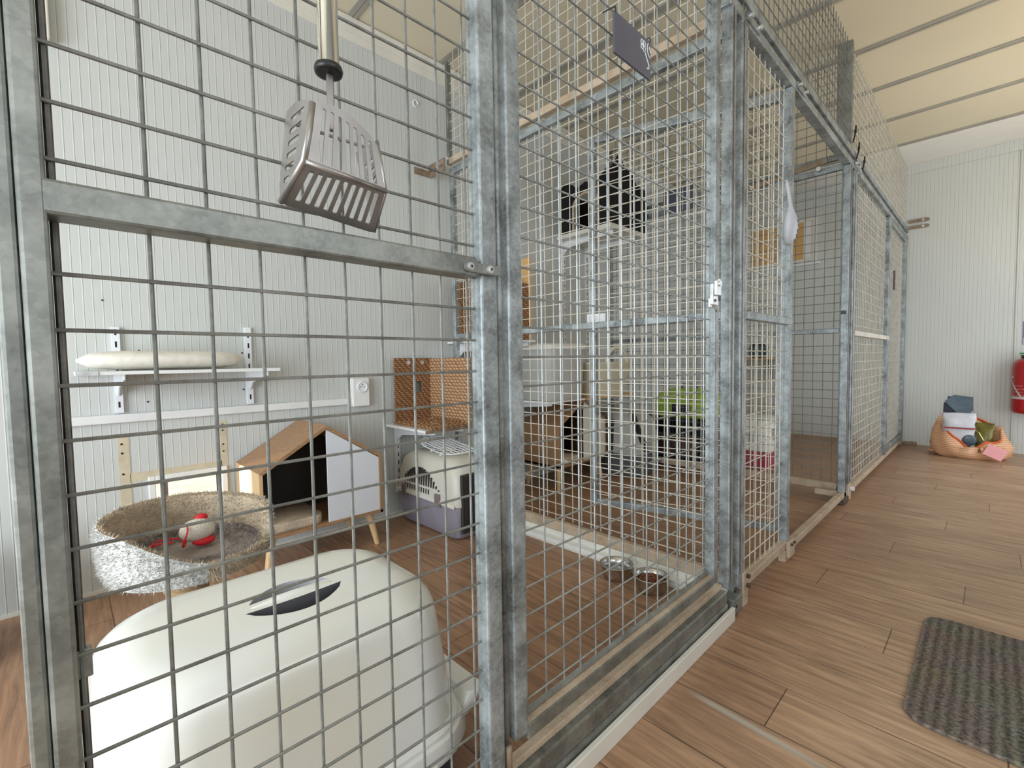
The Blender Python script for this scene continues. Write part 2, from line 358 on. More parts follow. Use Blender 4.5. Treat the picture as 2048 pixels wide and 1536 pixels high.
def thing(name, label, cat, loc=(0, 0, 0), rz=0, group=None):
    o = bpy.data.objects.new(name, None); COL.objects.link(o); o.empty_display_size = .05
    o.location = loc; o.rotation_euler = (0, 0, rz); o['label'] = label; o['category'] = cat
    if group: o['group'] = group
    return o
def tag(o, label, cat, group=None, kind=None):
    o['label'] = label; o['category'] = cat
    if group: o['group'] = group
    if kind: o['kind'] = kind
    return o
def struct(o): o['kind'] = 'structure'; return o
def rrect(hx, hy, r, n=6, cx=0, cy=0):
    pts = []
    for qx, qy, a0 in ((1, 1, 0), (-1, 1, PI/2), (-1, -1, PI), (1, -1, 1.5*PI)):
        for i in range(n+1):
            a = a0+PI/2*i/n
            pts.append((cx+qx*(hx-r)+r*math.cos(a), cy+qy*(hy-r)+r*math.sin(a)))
    return pts
def plate(name, outline, holes, mp, thick, m, parent):
    """flat sheet with holes, mapped to 3-D by mp(u, v) ; built from filled 2-D outline"""
    cu = bpy.data.curves.new('tmp', 'CURVE'); cu.dimensions = '2D'; cu.fill_mode = 'BOTH'
    for pl in [outline]+holes:
        sp = cu.splines.new('POLY'); sp.points.add(len(pl)-1)
        for p, q in zip(sp.points, pl): p.co = (q[0], q[1], 0, 1)
        sp.use_cyclic_u = True
    to = bpy.data.objects.new('tmp', cu); COL.objects.link(to)
    me = bpy.data.meshes.new_from_object(to)
    bpy.data.objects.remove(to); bpy.data.curves.remove(cu)
    me.name = name
    bm = bmesh.new(); bm.from_mesh(me); bmesh.ops.remove_doubles(bm, verts=bm.verts, dist=1e-5)
    for v in bm.verts: v.co = Vector(mp(v.co.x, v.co.y))
    bm.to_mesh(me); bm.free()
    me.materials.append(m)
    o = bpy.data.objects.new(name, me); COL.objects.link(o); o.parent = parent
    s = o.modifiers.new('s', 'SOLIDIFY'); s.thickness = thick; s.offset = 0
    return o
def slot(cx, y0, y1, w, n=5):
    r = w/2; pts = []
    for i in range(n+1): a = PI*i/n; pts.append((cx+r*math.cos(a), y1-r+r*math.sin(a)))
    for i in range(n+1): a = PI+PI*i/n; pts.append((cx+r*math.cos(a), y0+r+r*math.sin(a)))
    return pts
def bil(A, B, C, D):
    """unit square -> quad: A=(0,0) B=(1,0) C=(1,1) D=(0,1)"""
    A, B, C, D = map(Vector, (A, B, C, D))
    return lambda u, v: (A*(1-u)*(1-v)+B*u*(1-v)+C*u*v+D*(1-u)*v)[:]

# ---------------------------------------------------------------- room shell
XB = -1.70; YF = 5.58; ZC = 2.56; XR = 1.75; YN = -2.2
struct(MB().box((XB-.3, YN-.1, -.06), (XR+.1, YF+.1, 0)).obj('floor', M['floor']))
struct(MB().box((XB-.1, YN-.1, ZC), (XR+.1, YF+.1, ZC+.1)).obj('ceiling', M['ceil']))
cw = struct(MB().box((XB, 4.985, ZC-.006), (XR, YF, ZC)).obj('trim_1', M['ceilw']))
for k, y in enumerate([-.63, -.07, .49, 1.05, 1.59, 2.14, 2.71, 3.28, 3.82, 4.39, 4.98]):
    b = MB(); b.box((XB, y-.028, ZC-.007), (XR, y-.003, ZC)); b.box((XB, y+.003, ZC-.007), (XR, y+.02, ZC)); b.box((XB, y-.003, ZC-.004), (XR, y+.003, ZC))
    struct(b.obj('trim_%d' % (k+2), M['seam']))
# back wall with the cat flap opening y .185-.395, z .20-.385
fy0, fy1, fz0, fz1 = .175, .40, .19, .385
wb = MB()
wb.box((XB-.1, YN, 0), (XB, fy0, ZC)); wb.box((XB-.1, fy1, 0), (XB, YF, ZC))
wb.box((XB-.1, fy0, 0), (XB, fy1, fz0)); wb.box((XB-.1, fy0, fz1), (XB, fy1, ZC))
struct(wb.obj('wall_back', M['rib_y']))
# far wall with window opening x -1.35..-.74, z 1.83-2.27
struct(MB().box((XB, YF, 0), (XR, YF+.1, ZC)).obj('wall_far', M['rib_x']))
# right wall with two window openings (out of frame) and near wall with a door opening
def wall_open(name, fixed, horiz, openings, m, z1=ZC):
    b = MB(); t0, t1 = fixed; c0, c1 = horiz; cur = c0
    ax = name in ('wall_right',)
    def bx(a, c, za, zb):
        if ax: b.box((t0, a, za), (t1, c, zb))
        else: b.box((a, t0, za), (c, t1, zb))
    for a, c, za, zb in openings:
        bx(cur, a, 0, z1); bx(a, c, 0, za); bx(a, c, zb, z1); cur = c
    bx(cur, c1, 0, z1)
    return struct(b.obj(name, m))
wall_open('wall_right', (XR, XR+.1), (YN, YF), [(-.6, 1.2, .9, 2.1), (3.3, 5.0, .15, 2.1)], M['rib_r'])
wall_open('wall_near', (YN-.1, YN), (XB, XR), [(-1.1, 1.4, .12, 1.88)], M['rib_x'])
# cove strips
b = MB(); b.box((XB, YN, ZC-.115), (XB+.012, YF, ZC-.03)); b.box((XB, YN, ZC-.03), (XB+.03, YF, ZC-.007)); b.box((XB+.012, YN, ZC-.075), (XB+.016, YF, ZC-.03))
struct(b.obj('trim_14', M['whitewarm']))
b = MB(); b.box((XB+.02, YF-.012, ZC-.09), (XR, YF, ZC-.007))
struct(b.obj('trim_15', M['rib_x']))
b = MB(); b.box((.702, YF-.004, 0), (.706, YF, ZC-.09))
struct(b.obj('trim_16', M['seam']))
b = MB(); b.box((XB, YN, 0), (XB+.006, YF, .012))
struct(b.obj('baseboard_back', M['whitewarm']))
# outdoors seen through the cat flap
struct(MB().box((-4.5, -2.5, -.15), (XB-.12, 3.5, -.10)).obj('ground_outside', M['glow']))

# ---------------------------------------------------------------- mesh panels
WR = .002
def wires(cols, rows, x0, x1, z0, z1, side=-1, rx=None):
    """side: which local y the horizontal wires sit on"""
    b = MB(); r = WR
    for x in cols: b.cyl((x, -side*r*.9, z0), (x, -side*r*.9, z1), r, 6)
    for z in rows: b.cyl((x0, side*r*.9, z), (x1, side*r*.9, z), r, 6)
    return b
def fr(a, b_, st, o0, o1): pass
def rng(a, b_, d):
    r = []; x = a
    while x <= b_+1e-6: r.append(x); x += d
    return r
RZ = PI/2     # corridor panels: local x = world y, local -y = world +x

# ---- panel 1 (nearest, left)
p1 = thing('mesh_panel', 'nearest galvanised mesh panel, left of the first cage door, metal scoop hanging on it', 'fence panel', (0, 0, 0), RZ, 'fixed mesh panels beside the cage doors')
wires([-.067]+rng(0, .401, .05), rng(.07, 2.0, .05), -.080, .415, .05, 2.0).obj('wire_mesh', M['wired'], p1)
MB().box((-.075, -.028, .966), (.398, .004, .996)).obj('rail', M['galvd'], p1, bevel=.003)
MB().box((-.0888, -.028, 0.0), (-.0705, .012, 2.0)).obj('stile', M['galvd'], p1, bevel=.003)
MB().box((.413, -.02, .035), (.447, .010, 2.0)).obj('stile', M['galv'], p1, bevel=.0035)
MB().box((-.0703, .006, .03), (-.0640, .014, 2.0)).obj('backing_bar', M['bolt'], p1, bevel=.0015)
MB().box((-.0705, -.02, .035), (.413, .012, .065)).obj('rail', M['galvd'], p1, bevel=.002)
b = MB(); b.T = Matrix.Rotation(math.radians(5), 4, 'Y'); b.T = None
b.prism([(.378+.008*math.cos(PI/2+PI*i/8), .979+.0075*math.sin(PI/2+PI*i/8)) for i in range(9)]+[(.446, .9715), (.446, .9865)], -.0315, -.028, axis=1)
jp = b.obj('joining_plate', M['galvd'], p1, bevel=.0006)
for y in (.381, .421):
    MB().cyl((y, -.0315, .979), (y, -.035, .979), .0062, 16).cyl((y, -.035, .979), (y, -.0365, .979), .0045, 16).obj('bolt_head', M['zinc'], jp, smooth=True, autosm=.6)
    MB().cyl((y, -.0364, .979), (y, -.0368, .979), .0022, 6).obj('hex_socket', M['black'], jp)
b = MB(); b.box((-.0725, .002, .545), (-.060, .012, .572)).obj('weld_tab', M['galvd'], p1, bevel=.001)
# neighbouring post on the left edge
MB().box((-.03, -.1030, 0), (.024, -.0893, 2.0)).obj('fence_post', M['galvd'], bevel=.003)
o = bpy.data.objects['fence_post']; tag(o, 'dark slim galvanised upright at the far left edge of the picture', 'post')

# ---- door 1
d1 = thing('cage_door', 'closed galvanised mesh door of the nearest pen, slate sign hanging on it', 'cage door', (0, 0, 0), RZ, 'cage doors')
wires(rng(.577-.0537, 1.30, .0537), rng(.2125, 1.93, .0525), .500, 1.306, .190, 1.93).obj('wire_mesh', M['wire'], d1)
MB().box((.472, -.020, .168), (.504, .010, 1.93)).obj('stile', M['galv'], d1, bevel=.003)
MB().box((1.302, -.020, .155), (1.332, .010, 1.93)).obj('stile', M['galv'], d1, bevel=.003)
MB().box((.504, -.020, .153), (1.302, .010, .183)).obj('rail', M['galvd'], d1, bevel=.003)
MB().box((.504, -.020, 1.90), (1.302, .010, 1.93)).obj('rail', M['galv'], d1, bevel=.003)
MB().box((.504, -.018, .1832), (1.302, -.004, .1842)).obj('dust_layer', M['galvdustlit'], d1)
b = MB()
for k in range(5):
    pass
b.box((.505, -.005, .186), (1.302, .003, .194)).obj('mesh_edge_strip', M['wire'], d1)
hg = MB().cyl((.459, -.008, .17), (.459, -.008, 1.93), .0062, 12).obj('hinge_rod', M['galv'], d1, smooth=True)
MB().cyl((.459, -.013, .118), (.459, -.013, .168), .0075, 12).obj('hinge_pin', M['rust'], hg, smooth=True)
lt = MB(); lt.box((1.262, -.030, .985), (1.300, -.020, 1.045)); lt.box((1.255, -.024, .978), (1.285, -.018, 1.004)); lt.prism([(1.268, 1.012), (1.296, 1.012), (1.296, 1.053), (1.288, 1.060), (1.276, 1.060), (1.268, 1.053)], -.040, -.030, axis=1)
lt = lt.obj('latch', M['zinc'], d1, bevel=.002)
MB().cyl((1.282, -.044, 1.045), (1.282, -.040, 1.045), .008, 16).obj('rivet', M['zinc'], lt, smooth=True, autosm=.6)
MB().cyl((1.276, -.0325, .998), (1.276, -.030, .998), .004, 12).obj('keyhole', M['black'], lt)
MB().box((1.300, -.030, 1.000), (1.322, -.020, 1.035)).obj('latch_bolt', M['black'], lt, bevel=.004)
b = MB(); b.tube([(1.283, -.028, .985), (1.284, -.03, .972), (1.290, -.028, .968)], .003, 6); b.obj('hanging_loop', M['rust'], lt)

# frame below door 1, kick strip
MB().box((-.02, .449, .062), (.0225, 1.40, .103)).obj('threshold_rail', M['galvd'], bevel=.004)
o = bpy.data.objects['threshold_rail']; tag(o, 'galvanised threshold bar beneath the closed cage door', 'rail')
o2 = MB().box((-.02, .447, .028), (.0215, 1.41, .058)).obj('lower_rail', M['galvd'], o, bevel=.004)
b = MB(); b.box((-.012, .450, .103), (.006, 1.40, .118)).obj('door_stop', M['galvdustlit'], o, bevel=.002)
MB().cyl((.0225, .515, .085), (.0245, .515, .085), .012, 16).obj('bolt_head', M['galvd'], o, smooth=True, autosm=.6)
ks = thing('kick_strip', 'long white plank strip lying on the floor along the corridor foot of the cage', 'strip', (0, 0, 0))
MB().box((.024, .475, .0), (.036, 1.43, .043)).obj('face_board', M['whitewarm'], ks, bevel=.002)
MB().box((.0, .475, .0), (.024, .480, .043)).obj('end_return', M['whitewarm'], ks, bevel=.001)

# posts between pen 1 and pen 2
for k, (ya, yb, mt, lb) in enumerate([(1.415, 1.449, 'galv', 'galvanised square post beside the latch of the closed cage door'), (1.497, 1.531, 'galv', 'galvanised square post right behind the latch post, carrying the middle fence panel')]):
    o = thing('fence_post', lb, 'post')
    MB().box((-.012, ya, .0 if k else .10), (.020, yb, 1.93)).obj('square_tube', M[mt], o, bevel=.003)
    MB().box((.020, ya+.011, .12), (.0215, ya+.0135, 1.93)).obj('groove', M['bolt'], o)
o = thing('corner_bracket', 'small rusty bolted steel bracket at the foot of the cage beside the white strip', 'bracket', (0, 0, 0))
MB().box((-.01, 1.435, .012), (.030, 1.492, .060)).obj('bracket_body', M['galvd'], o, bevel=.002)
MB().cyl((.030, 1.455, .035), (.0315, 1.455, .035), .005, 12).obj('bolt_hole', M['black'], o)
MB().cyl((.0215, 1.462, .085), (.036, 1.462, .085), .006, 10).cyl((.0215, 1.462, .085), (.027, 1.462, .085), .010, 6).obj('bolt', M['bolt'], o)
o = thing('corner_bracket', 'pair of brown bolts and steel tab at the foot of the middle fence panel', 'bracket', (0, 0, 0))
MB().box((.016, 1.532, .0), (.024, 1.575, .115)).obj('bracket_body', M['galvdustlit'], o, bevel=.002)
for z in (.098, .066): MB().cyl((.024, 1.562, z), (.034, 1.562, z), .008, 6).obj('bolt', M['bolt'], o)
MB().cyl((.024, 1.556, .03), (.0245, 1.556, .03), .003, 8).obj('bolt_hole', M['black'], o)

# ---- panel 2
p2 = thing('mesh_panel', 'middle galvanised mesh panel with one cross rail, pale slotted spoon hanging on it', 'fence panel', (0, 0, 0), RZ, 'fixed mesh panels beside the cage doors')
wires(rng(1.555, 2.0, .0535), rng(.0835, 1.9, .0552), 1.531, 2.03, .07, 1.88).obj('wire_mesh', M['wirew'], p2)
MB().box((2.010, -.020, .068), (2.050, .010, 1.88)).obj('stile', M['galv'], p2, bevel=.003)
MB().box((1.545, -.022, .960), (2.050, .0, .988)).obj('rail', M['galv'], p2, bevel=.003)
MB().box((1.531, -.020, .055), (2.050, .010, .085)).obj('rail', M['galvdustlit'], p2, bevel=.003)
MB().box((1.531, -.020, .0), (1.545, .008, 1.88)).obj('stile', M['galv'], p2, bevel=.002)
b = MB(); b.box((2.0, -.02, .0), (2.06, .008, .05)); b.box((2.005, -.034, .02), (2.075, -.02, .085)).obj('foot_plate', M['galvdustlit'], p2, bevel=.003)
for x in (2.02, 2.055): MB().cyl((x, -.034, .075), (x, -.042, .075), .006, 6).obj('bolt', M['bolt'], p2)

# threshold of the open doorway (bar crossing at floor level)
o = MB().box((-.010, 2.06, .030), (.020, 3.20, .060)).obj('threshold_rail', M['galvdustlit'], bevel=.003); tag(o, 'dusty flat floor bar crossing the open doorway of the middle pen', 'rail')
o2 = MB().box((-.03, 3.02, .0), (.03, 3.14, .032)).obj('support_foot', M['bolt'], o, bevel=.003)
MB().box((-.12, 3.055, .034), (-.012, 3.085, .066)).obj('cross_bracket', M['galvdustlit'], o, bevel=.002)

# ---- door 2, opened inwards
hx, hy = -.012, 2.075; fx, fy = -.83, 1.862
L2 = math.hypot(fx-hx, fy-hy); a2 = math.atan2(fy-hy, fx-hx)
d2 = thing('cage_door', 'open mesh door of the middle pen, swung inwards over the floor', 'cage door', (hx, hy, 0), a2, 'cage doors')
wires(rng(.055, L2-.03, .0537), rng(.15, 1.87, .053), .02, L2-.02, .13, 1.87, side=1).obj('wire_mesh', M['wirew'], d2)
MB().box((0, -.012, .10), (.03, .018, 1.90)).obj('stile', M['galv'], d2, bevel=.003)
MB().box((L2-.03, -.012, .10), (L2, .018, 1.935)).obj('stile', M['galv'], d2, bevel=.003)
MB().box((.03, -.012, .10), (L2-.03, .018, .13)).obj('rail', M['galv'], d2, bevel=.003)
b = MB(); b.add([(0.03, -.012, 1.86), (L2-.03, -.012, 1.895), (L2-.03, .018, 1.895), (.03, .018, 1.86), (.03, -.012, 1.90), (L2-.03, -.012, 1.935), (L2-.03, .018, 1.935), (.03, .018, 1.90)],
                [(0,3,2,1),(4,5,6,7),(0,1,5,4),(1,2,6,5),(2,3,7,6),(3,0,4,7)]); b.obj('rail', M['galv'], d2, bevel=.003)
lt = MB().box((L2-.085, .018, 1.015), (L2+.012, .030, 1.062)).obj('latch', M['whitesteel'], d2, bevel=.003)
MB().cyl((L2-.02, .030, 1.04), (L2-.02, .036, 1.04), .018, 16).obj('latch_knob', M['whitesteel'], lt, smooth=True, autosm=.6)

# ---- posts at divider 2
for ya, yb, lb, mt in [(3.07, 3.125, 'mottled galvanised square post at the hinge side of the open doorway', 'galv'), (3.185, 3.235, 'slim galvanised post behind the mottled one, start of the farthest fence panel', 'galv')]:
    o = thing('fence_post', lb, 'post')
    MB().box((-.014, ya, .03), (.020, yb, 1.88)).obj('square_tube', M[mt], o, bevel=.004)
    MB().box((.020, ya+.02, .06), (.022, ya+.023, 1.88)).obj('groove', M['bolt'], o)
    if ya < 3.1: MB().box((-.012, 3.066, 1.065), (.012, 3.071, 1.085)).obj('lock_hole', M['black'], o)
o = thing('corner_bracket', 'pale bolted foot bracket of the far fence post on the corridor floor', 'bracket')
MB().box((.016, 3.14, .0), (.026, 3.22, .095)).obj('bracket_body', M['galvdustlit'], o, bevel=.002)
MB().cyl((.026, 3.20, .06), (.045, 3.20, .06), .012, 12).obj('bolt', M['whitesteel'], o)

# ---- panel 3 and door 3
p3 = thing('mesh_panel', 'farthest galvanised mesh panel in the corridor, with one pale cross rail', 'fence panel', (0, 0, 0), RZ, 'fixed mesh panels beside the cage doors')
wires(rng(3.27, 4.45, .055), rng(.08, 1.9, .055), 3.235, 4.48, .07, 1.88).obj('wire_mesh', M['wirew'], p3)
MB().box((3.235, -.020, .02), (3.262, .010, 1.88)).obj('stile', M['galv'], p3, bevel=.003)
MB().box((4.470, -.020, .05), (4.53, .010, 1.88)).obj('stile', M['galv'], p3, bevel=.003)
MB().box((3.262, -.024, .950), (4.53, .0, .980)).obj('rail', M['wirew'], p3, bevel=.003)
MB().box((3.235, -.020, .030), (5.475, .010, .062)).obj('rail', M['galvdustlit'], p3, bevel=.003)
d3 = thing('cage_door', 'farthest closed mesh door, next to the end wall', 'cage door', (0, 0, 0), RZ, 'cage doors')
wires(rng(4.60, 5.42, .055), rng(.12, 1.86, .0555), 4.57, 5.44, .10, 1.86).obj('wire_mesh', M['wirew'], d3)
MB().box((4.545, -.020, .07), (4.58, .010, 1.88)).obj('stile', M['galv'], d3, bevel=.003)
MB().box((5.43, -.020, .07), (5.47, .010, 1.88)).obj('stile', M['galv'], d3, bevel=.003)
MB().box((4.58, -.020, .075), (5.43, .010, .11)).obj('rail', M['galv'], d3, bevel=.003)
MB().box((4.58, -.020, 1.84), (5.43, .010, 1.88)).obj('rail', M['galv'], d3, bevel=.003)
lt = MB().box((4.70, -.03, 1.35), (4.73, -.02, 1.50)).obj('latch', M['bolt'], d3, bevel=.002)
o = thing('fence_post', 'galvanised end post of the cage standing against the end wall', 'post')
MB().box((-.012, 5.48, .0), (.020, 5.53, 1.88)).obj('square_tube', M['galv'], o, bevel=.003)
for z in (1.99, 2.045):
    b = MB(); b.prism([(.02, z-.014), (.15, z-.014), (.162, z-.008), (.162, z+.008), (.15, z+.014), (.02, z+.014)], YF-.004, YF-.016, axis=1)
    k = b.obj('steel_bracket', M['rust']); tag(k, 'upper rusty steel bracket on the end wall beside the cage top' if z > 2.02 else 'lower rusty steel bracket on the end wall beside the cage top', 'bracket', 'rusty wall brackets')
    MB().cyl((.12, YF-.016, z), (.12, YF-.022, z), .010, 10).obj('bolt_head', M['zinc'], k)
k = MB().box((.02, 5.50, .0), (.12, 5.53, .03)).obj('floor_bracket', M['rust'], bevel=.004); tag(k, 'rusty bolted bracket on the floor at the end of the cage', 'bracket')
MB().cyl((.095, 5.515, .03), (.095, 5.515, .04), .012, 8).obj('bolt_head', M['zinc'], k)

# ---- corridor top rails and upper mesh
tr = thing('top_rail', 'double galvanised rail along the top of the corridor cage front', 'rail')
MB().box((-.018, 1.40, 1.882), (.022, 5.55, 1.916)).obj('lower_tube', M['galv'], tr, bevel=.004)
MB().box((-.018, 1.40, 1.944), (.022, 5.55, 1.980)).obj('upper_tube', M['galv'], tr, bevel=.004)
for y in (1.52, 2.06, 3.15):
    cl = MB().box((.022, y, 1.89), (.027, y+.11 if y < 3 else y+.2, 1.915)).obj('joining_plate', M['galv'], tr, bevel=.001)
    for yy in (y+.015, y+.095): MB().cyl((.027, yy, 1.905), (.038, yy, 1.905), .008, 12).obj('bolt_head', M['zinc'], cl, smooth=True, autosm=.6)
cl = MB().box((.0, 1.40, 1.925), (.03, 1.50, 1.945)).obj('corner_plate', M['galv'], tr, bevel=.004)
u1 = thing('upper_mesh_panel', 'upper mesh panel between corridor top rail and ceiling, above the middle pen', 'fence panel', (0, 0, 0), RZ, 'upper mesh panels reaching the ceiling')
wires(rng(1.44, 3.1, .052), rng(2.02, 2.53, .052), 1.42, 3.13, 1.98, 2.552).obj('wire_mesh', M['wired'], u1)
MB().box((3.118, -.012, 1.98), (3.148, .055, 2.56)).obj('stile', M['galvd'], u1, bevel=.003)
u2 = thing('upper_mesh_panel', 'upper mesh panel near the ceiling above the farthest pen front', 'fence panel', (0, 0, 0), RZ, 'upper mesh panels reaching the ceiling')
wires(rng(3.20, 5.54, .05), rng(2.02, 2.53, .05), 3.17, 5.56, 1.98, 2.552).obj('wire_mesh', M['wirew'], u2)
# black cable ties at junction
for (y, z) in ((3.10, 2.06), (3.2, 2.0), (3.36, 1.97)):
    k = MB().tube([(.024, y, z-.06), (.03, y+.01, z-.02), (.034, y+.012, z+.03)], .004, 6).obj('cable_tie', M['black'])
    tag(k, {3.10: 'black cable tie on the upper dark upright of the cage corner', 3.2: 'black cable tie just right of the cage corner bolt', 3.36: 'black cable tie on the pale top rail above the farthest fence panel'}[y], 'cable tie', 'black cable ties at the cage corner')
    b = MB().box((.028, y, z-.01), (.038, y+.012, z+.006)).obj('tie_head', M['black'], k)

# ---- dividers (local x = world -x)
def divider(y, label, mesh_m, xlen, yy=0):
    t = thing('divider_panel', label, 'fence panel', (0, y, 0), PI, 'mesh dividers between the pens')
    wires(rng(.06, xlen-.02, .0505), rng(.12, .93, .0515)+rng(1.035, 1.87, .0515), .03, xlen, .10, 1.885, side=1).obj('wire_mesh', mesh_m, t)
    MB().box((.0, -.012, .07), (.03, .016, 1.90)).obj('stile', M['galv'], t, bevel=.003)
    MB().box((xlen, -.012, .05), (xlen+.028, .016, 1.915)).obj('stile', M['galv'], t, bevel=.003)
    MB().box((.03, -.012, .05), (xlen, .016, .092)).obj('rail', M['galvdustlit'], t, bevel=.003)
    MB().box((.03, -.012, .965), (xlen, .016, .992)).obj('rail', M['galv'], t, bevel=.003)
    MB().box((.0, -.012, 1.882), (xlen+.028, .016, 1.916)).obj('rail', M['galv'], t, bevel=.003)
    return t
dv1 = divider(1.555, 'mesh divider behind the steel bowls, separating nearest and middle pens', M['wirew'], 1.53)
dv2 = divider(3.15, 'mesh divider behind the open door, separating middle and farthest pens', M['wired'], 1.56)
def updiv(y, label, m, railm):
    t = thing('upper_divider', label, 'fence panel', (0, y, 0), PI, 'upper mesh dividers below the ceiling')
    wires(rng(.06, 1.55, .0505), rng(2.02, 2.52, .0515), .02, 1.58, 1.975, 2.552, side=1).obj('wire_mesh', m, t)
    MB().box((.0, -.012, 1.942), (1.56, .016, 1.975)).obj('rail', railm, t, bevel=.003)
    MB().box((1.56, -.012, 1.942), (1.578, .016, 2.50)).obj('stile', M['galvd'], t, bevel=.003)
    return t
updiv(1.555, 'upper mesh divider with yellowish lower rail, over the nearest divider', M['wirew'], M['galvdustlit'])  # rail tint here stands in for warm light falling on the tube
updiv(3.15, 'dark upper mesh divider over the divider behind the open door', M['wired'], M['galvd'])
o = thing('steel_bracket', 'rusty bent steel bracket tying the nearest divider top to the ribbed wall', 'bracket')
MB().box((-1.70, 1.500, 1.93), (-1.55, 1.508, 1.965)).obj('upper_tab', M['rust'], o, bevel=.002)
MB().box((-1.698, 1.40, 1.895), (-1.690, 1.508, 1.93)).box((-1.698, 1.500, 1.895), (-1.55, 1.508, 1.925)).obj('lower_tab', M['rust'], o, bevel=.002)
for x, z in ((-1.60, 1.947), (-1.52, 1.947)): MB().cyl((x, 1.500, z), (x, 1.492, z), .010, 12).obj('bolt_head', M['zinc'], o, smooth=True, autosm=.6)
o = MB().tube([(-1.695, 1.42+.016*math.cos(t), 2.28+.018*math.sin(t)) for t in [i*.5 for i in range(11)]], .004, 6).obj('ring_hook', M['whitesteel']); tag(o, 'small white ring hook screwed high into the ribbed wall', 'hook')

# long arm lying over divider-2 top rail (yellow-brown closer arm)
o = thing('closer_arm', 'brownish steel arm bolted along the top of the divider behind the open door', 'arm')
b = MB(); b.add([(-.10, 3.128, 1.935), (-.10, 3.128, 1.965), (-.52, 3.128, 1.885), (-.52, 3.128, 1.915), (-.10, 3.118, 1.935), (-.10, 3.118, 1.965), (-.52, 3.118, 1.885), (-.52, 3.118, 1.915)],
    [(0,1,3,2),(4,5,7,6),(0,1,5,4),(2,3,7,6),(0,2,6,4),(1,3,7,5)]); b.obj('arm_bar', M['rust'], o, bevel=.002)
for x, z in ((-.14, 1.91), (-.50, 1.90)): MB().cyl((x, 3.118, z), (x, 3.108, z), .012, 12).obj('bolt_head', M['zinc'], o, smooth=True, autosm=.6)

# white sill strips on the floor along divider 1
sl = thing('floor_sill', 'white plastic sill strip on the floor along the nearest divider behind the bowls', 'sill')
MB().box((-1.62, 1.495, .0), (-.03, 1.560, .026)).obj('sill_board', M['white'], sl, bevel=.002)
MB().box((-1.62, 1.537, .026), (-.03, 1.562, .0495)).obj('sill_upstand', M['whitewarm'], sl)
MB().box((-1.62, 1.492, .0), (-.03, 1.495, .012)).obj('sill_lip', M['whitewarm'], sl, bevel=.002)

# ---------------------------------------------------------------- metal scoop on panel 1
sp = thing('litter_scoop', 'metal slotted litter scoop with chrome handle hanging on the nearest mesh panel', 'scoop')
A_TL = (.076, .135, 1.112); A_TR = (.076, .209, 1.096); A_BR = (.076, .219, 1.040); A_BL = (.076, .124, 1.049)
B_BL = (.018, .1185, 1.020); B_BR = (.018, .233, 1.007); C_TL = (.012, .131, 1.127)
def arc(n=10):
    return [(1-i/n, 1-.22*0 + .0) for i in range(n+1)]
outA = [(0, 0), (1, 0), (1, .86), (.86, 1.04), (.70, 1.13), (.50, 1.18), (.28, 1.16), (.10, 1.08), (0, 1.0)]
hA = []
for i in range(7):
    cx = .17+.115*i; hA.append(slot(cx, .06, 1.04-.02*abs(i-1.5) if i < 5 else .93-.04*(i-5), .058))
plate('scoop_back', outA, hA, bil(A_BL, A_BR, A_TR, A_TL), .0016, M['scoop'], sp)
hB = [slot(.13+.095*i, .14, .90, .050) for i in range(9)]
plate('scoop_floor', [(0, 0), (.06, -.03), (.94, -.03), (1, .0), (1, 1), (0, 1)], hB, bil(B_BL, B_BR, A_BR, A_BL), .0016, M['scoop'], sp)
def cmap(q, z):
    f = (z-1.02)/.107; return (.012+.064*q, .1185+.0125*f+.0050*q*(1-f)+.004*q*f, z)
hC = []
for i in range(6):
    z = 1.110-.0135*i; q0, q1 = .26-.02*i, (.80-.065*i if i < 5 else .40); r_ = .0032
    hC.append([(q1-.05+.05*math.cos(a), z+r_*math.sin(a)) for a in [-PI/2+PI*k/5 for k in range(6)]]+[(q0+.05+.05*math.cos(a), z+r_*math.sin(a)) for a in [PI/2+PI*k/5 for k in range(6)]])
plate('scoop_side', [(.09, 1.0205), (1, 1.049), (1, 1.112), (.75, 1.121), (.35, 1.127), (.05, 1.125), (0, 1.115), (0, 1.04)], hC, cmap, .0016, M['scoop'], sp)
D_TR = (.012, .214, 1.104)
plate('scoop_side', [(0, 0), (1, 0), (1, 1), (0, 1)], [[(.3, .3+.14*i), (.7, .3+.14*i), (.7, .36+.14*i), (.3, .36+.14*i)] for i in range(4)], bil(B_BR, A_BR, A_TR, D_TR), .0016, M['scoop'], sp)
# folded corner rods (rounded edges)
MB().tube([B_BL, (.05, .1225, 1.038), A_BL, (.0765, .130, 1.08), A_TL], .0036, 10).obj('folded_edge', M['scoop'], sp, smooth=True)
MB().tube([A_BL, A_BR], .0030, 10).tube([B_BR, A_BR, A_TR], .0018, 8).obj('folded_edge', M['scoop'], sp, smooth=True)
MB().box((.040, .1655, 1.105), (.046, .1735, 1.18)).obj('shank', M['scoop'], sp, bevel=.002)
b = MB(); b.box((.04, .160, 1.098), (.078, .178, 1.122)); 
h = MB().cyl((.045, .1675, 1.172), (.045, .1700, 1.42), .0115, 24).obj('handle', M['chrome'], sp, smooth=True, autosm=.6)
MB().lathe([(.0115, -.004), (.0148, -.004), (.0158, 0), (.0148, .004), (.0115, .004)], (.045, .1675, 1.172), 24, capb=True, capt=True).obj('handle_collar', M['black'], h, smooth=True)

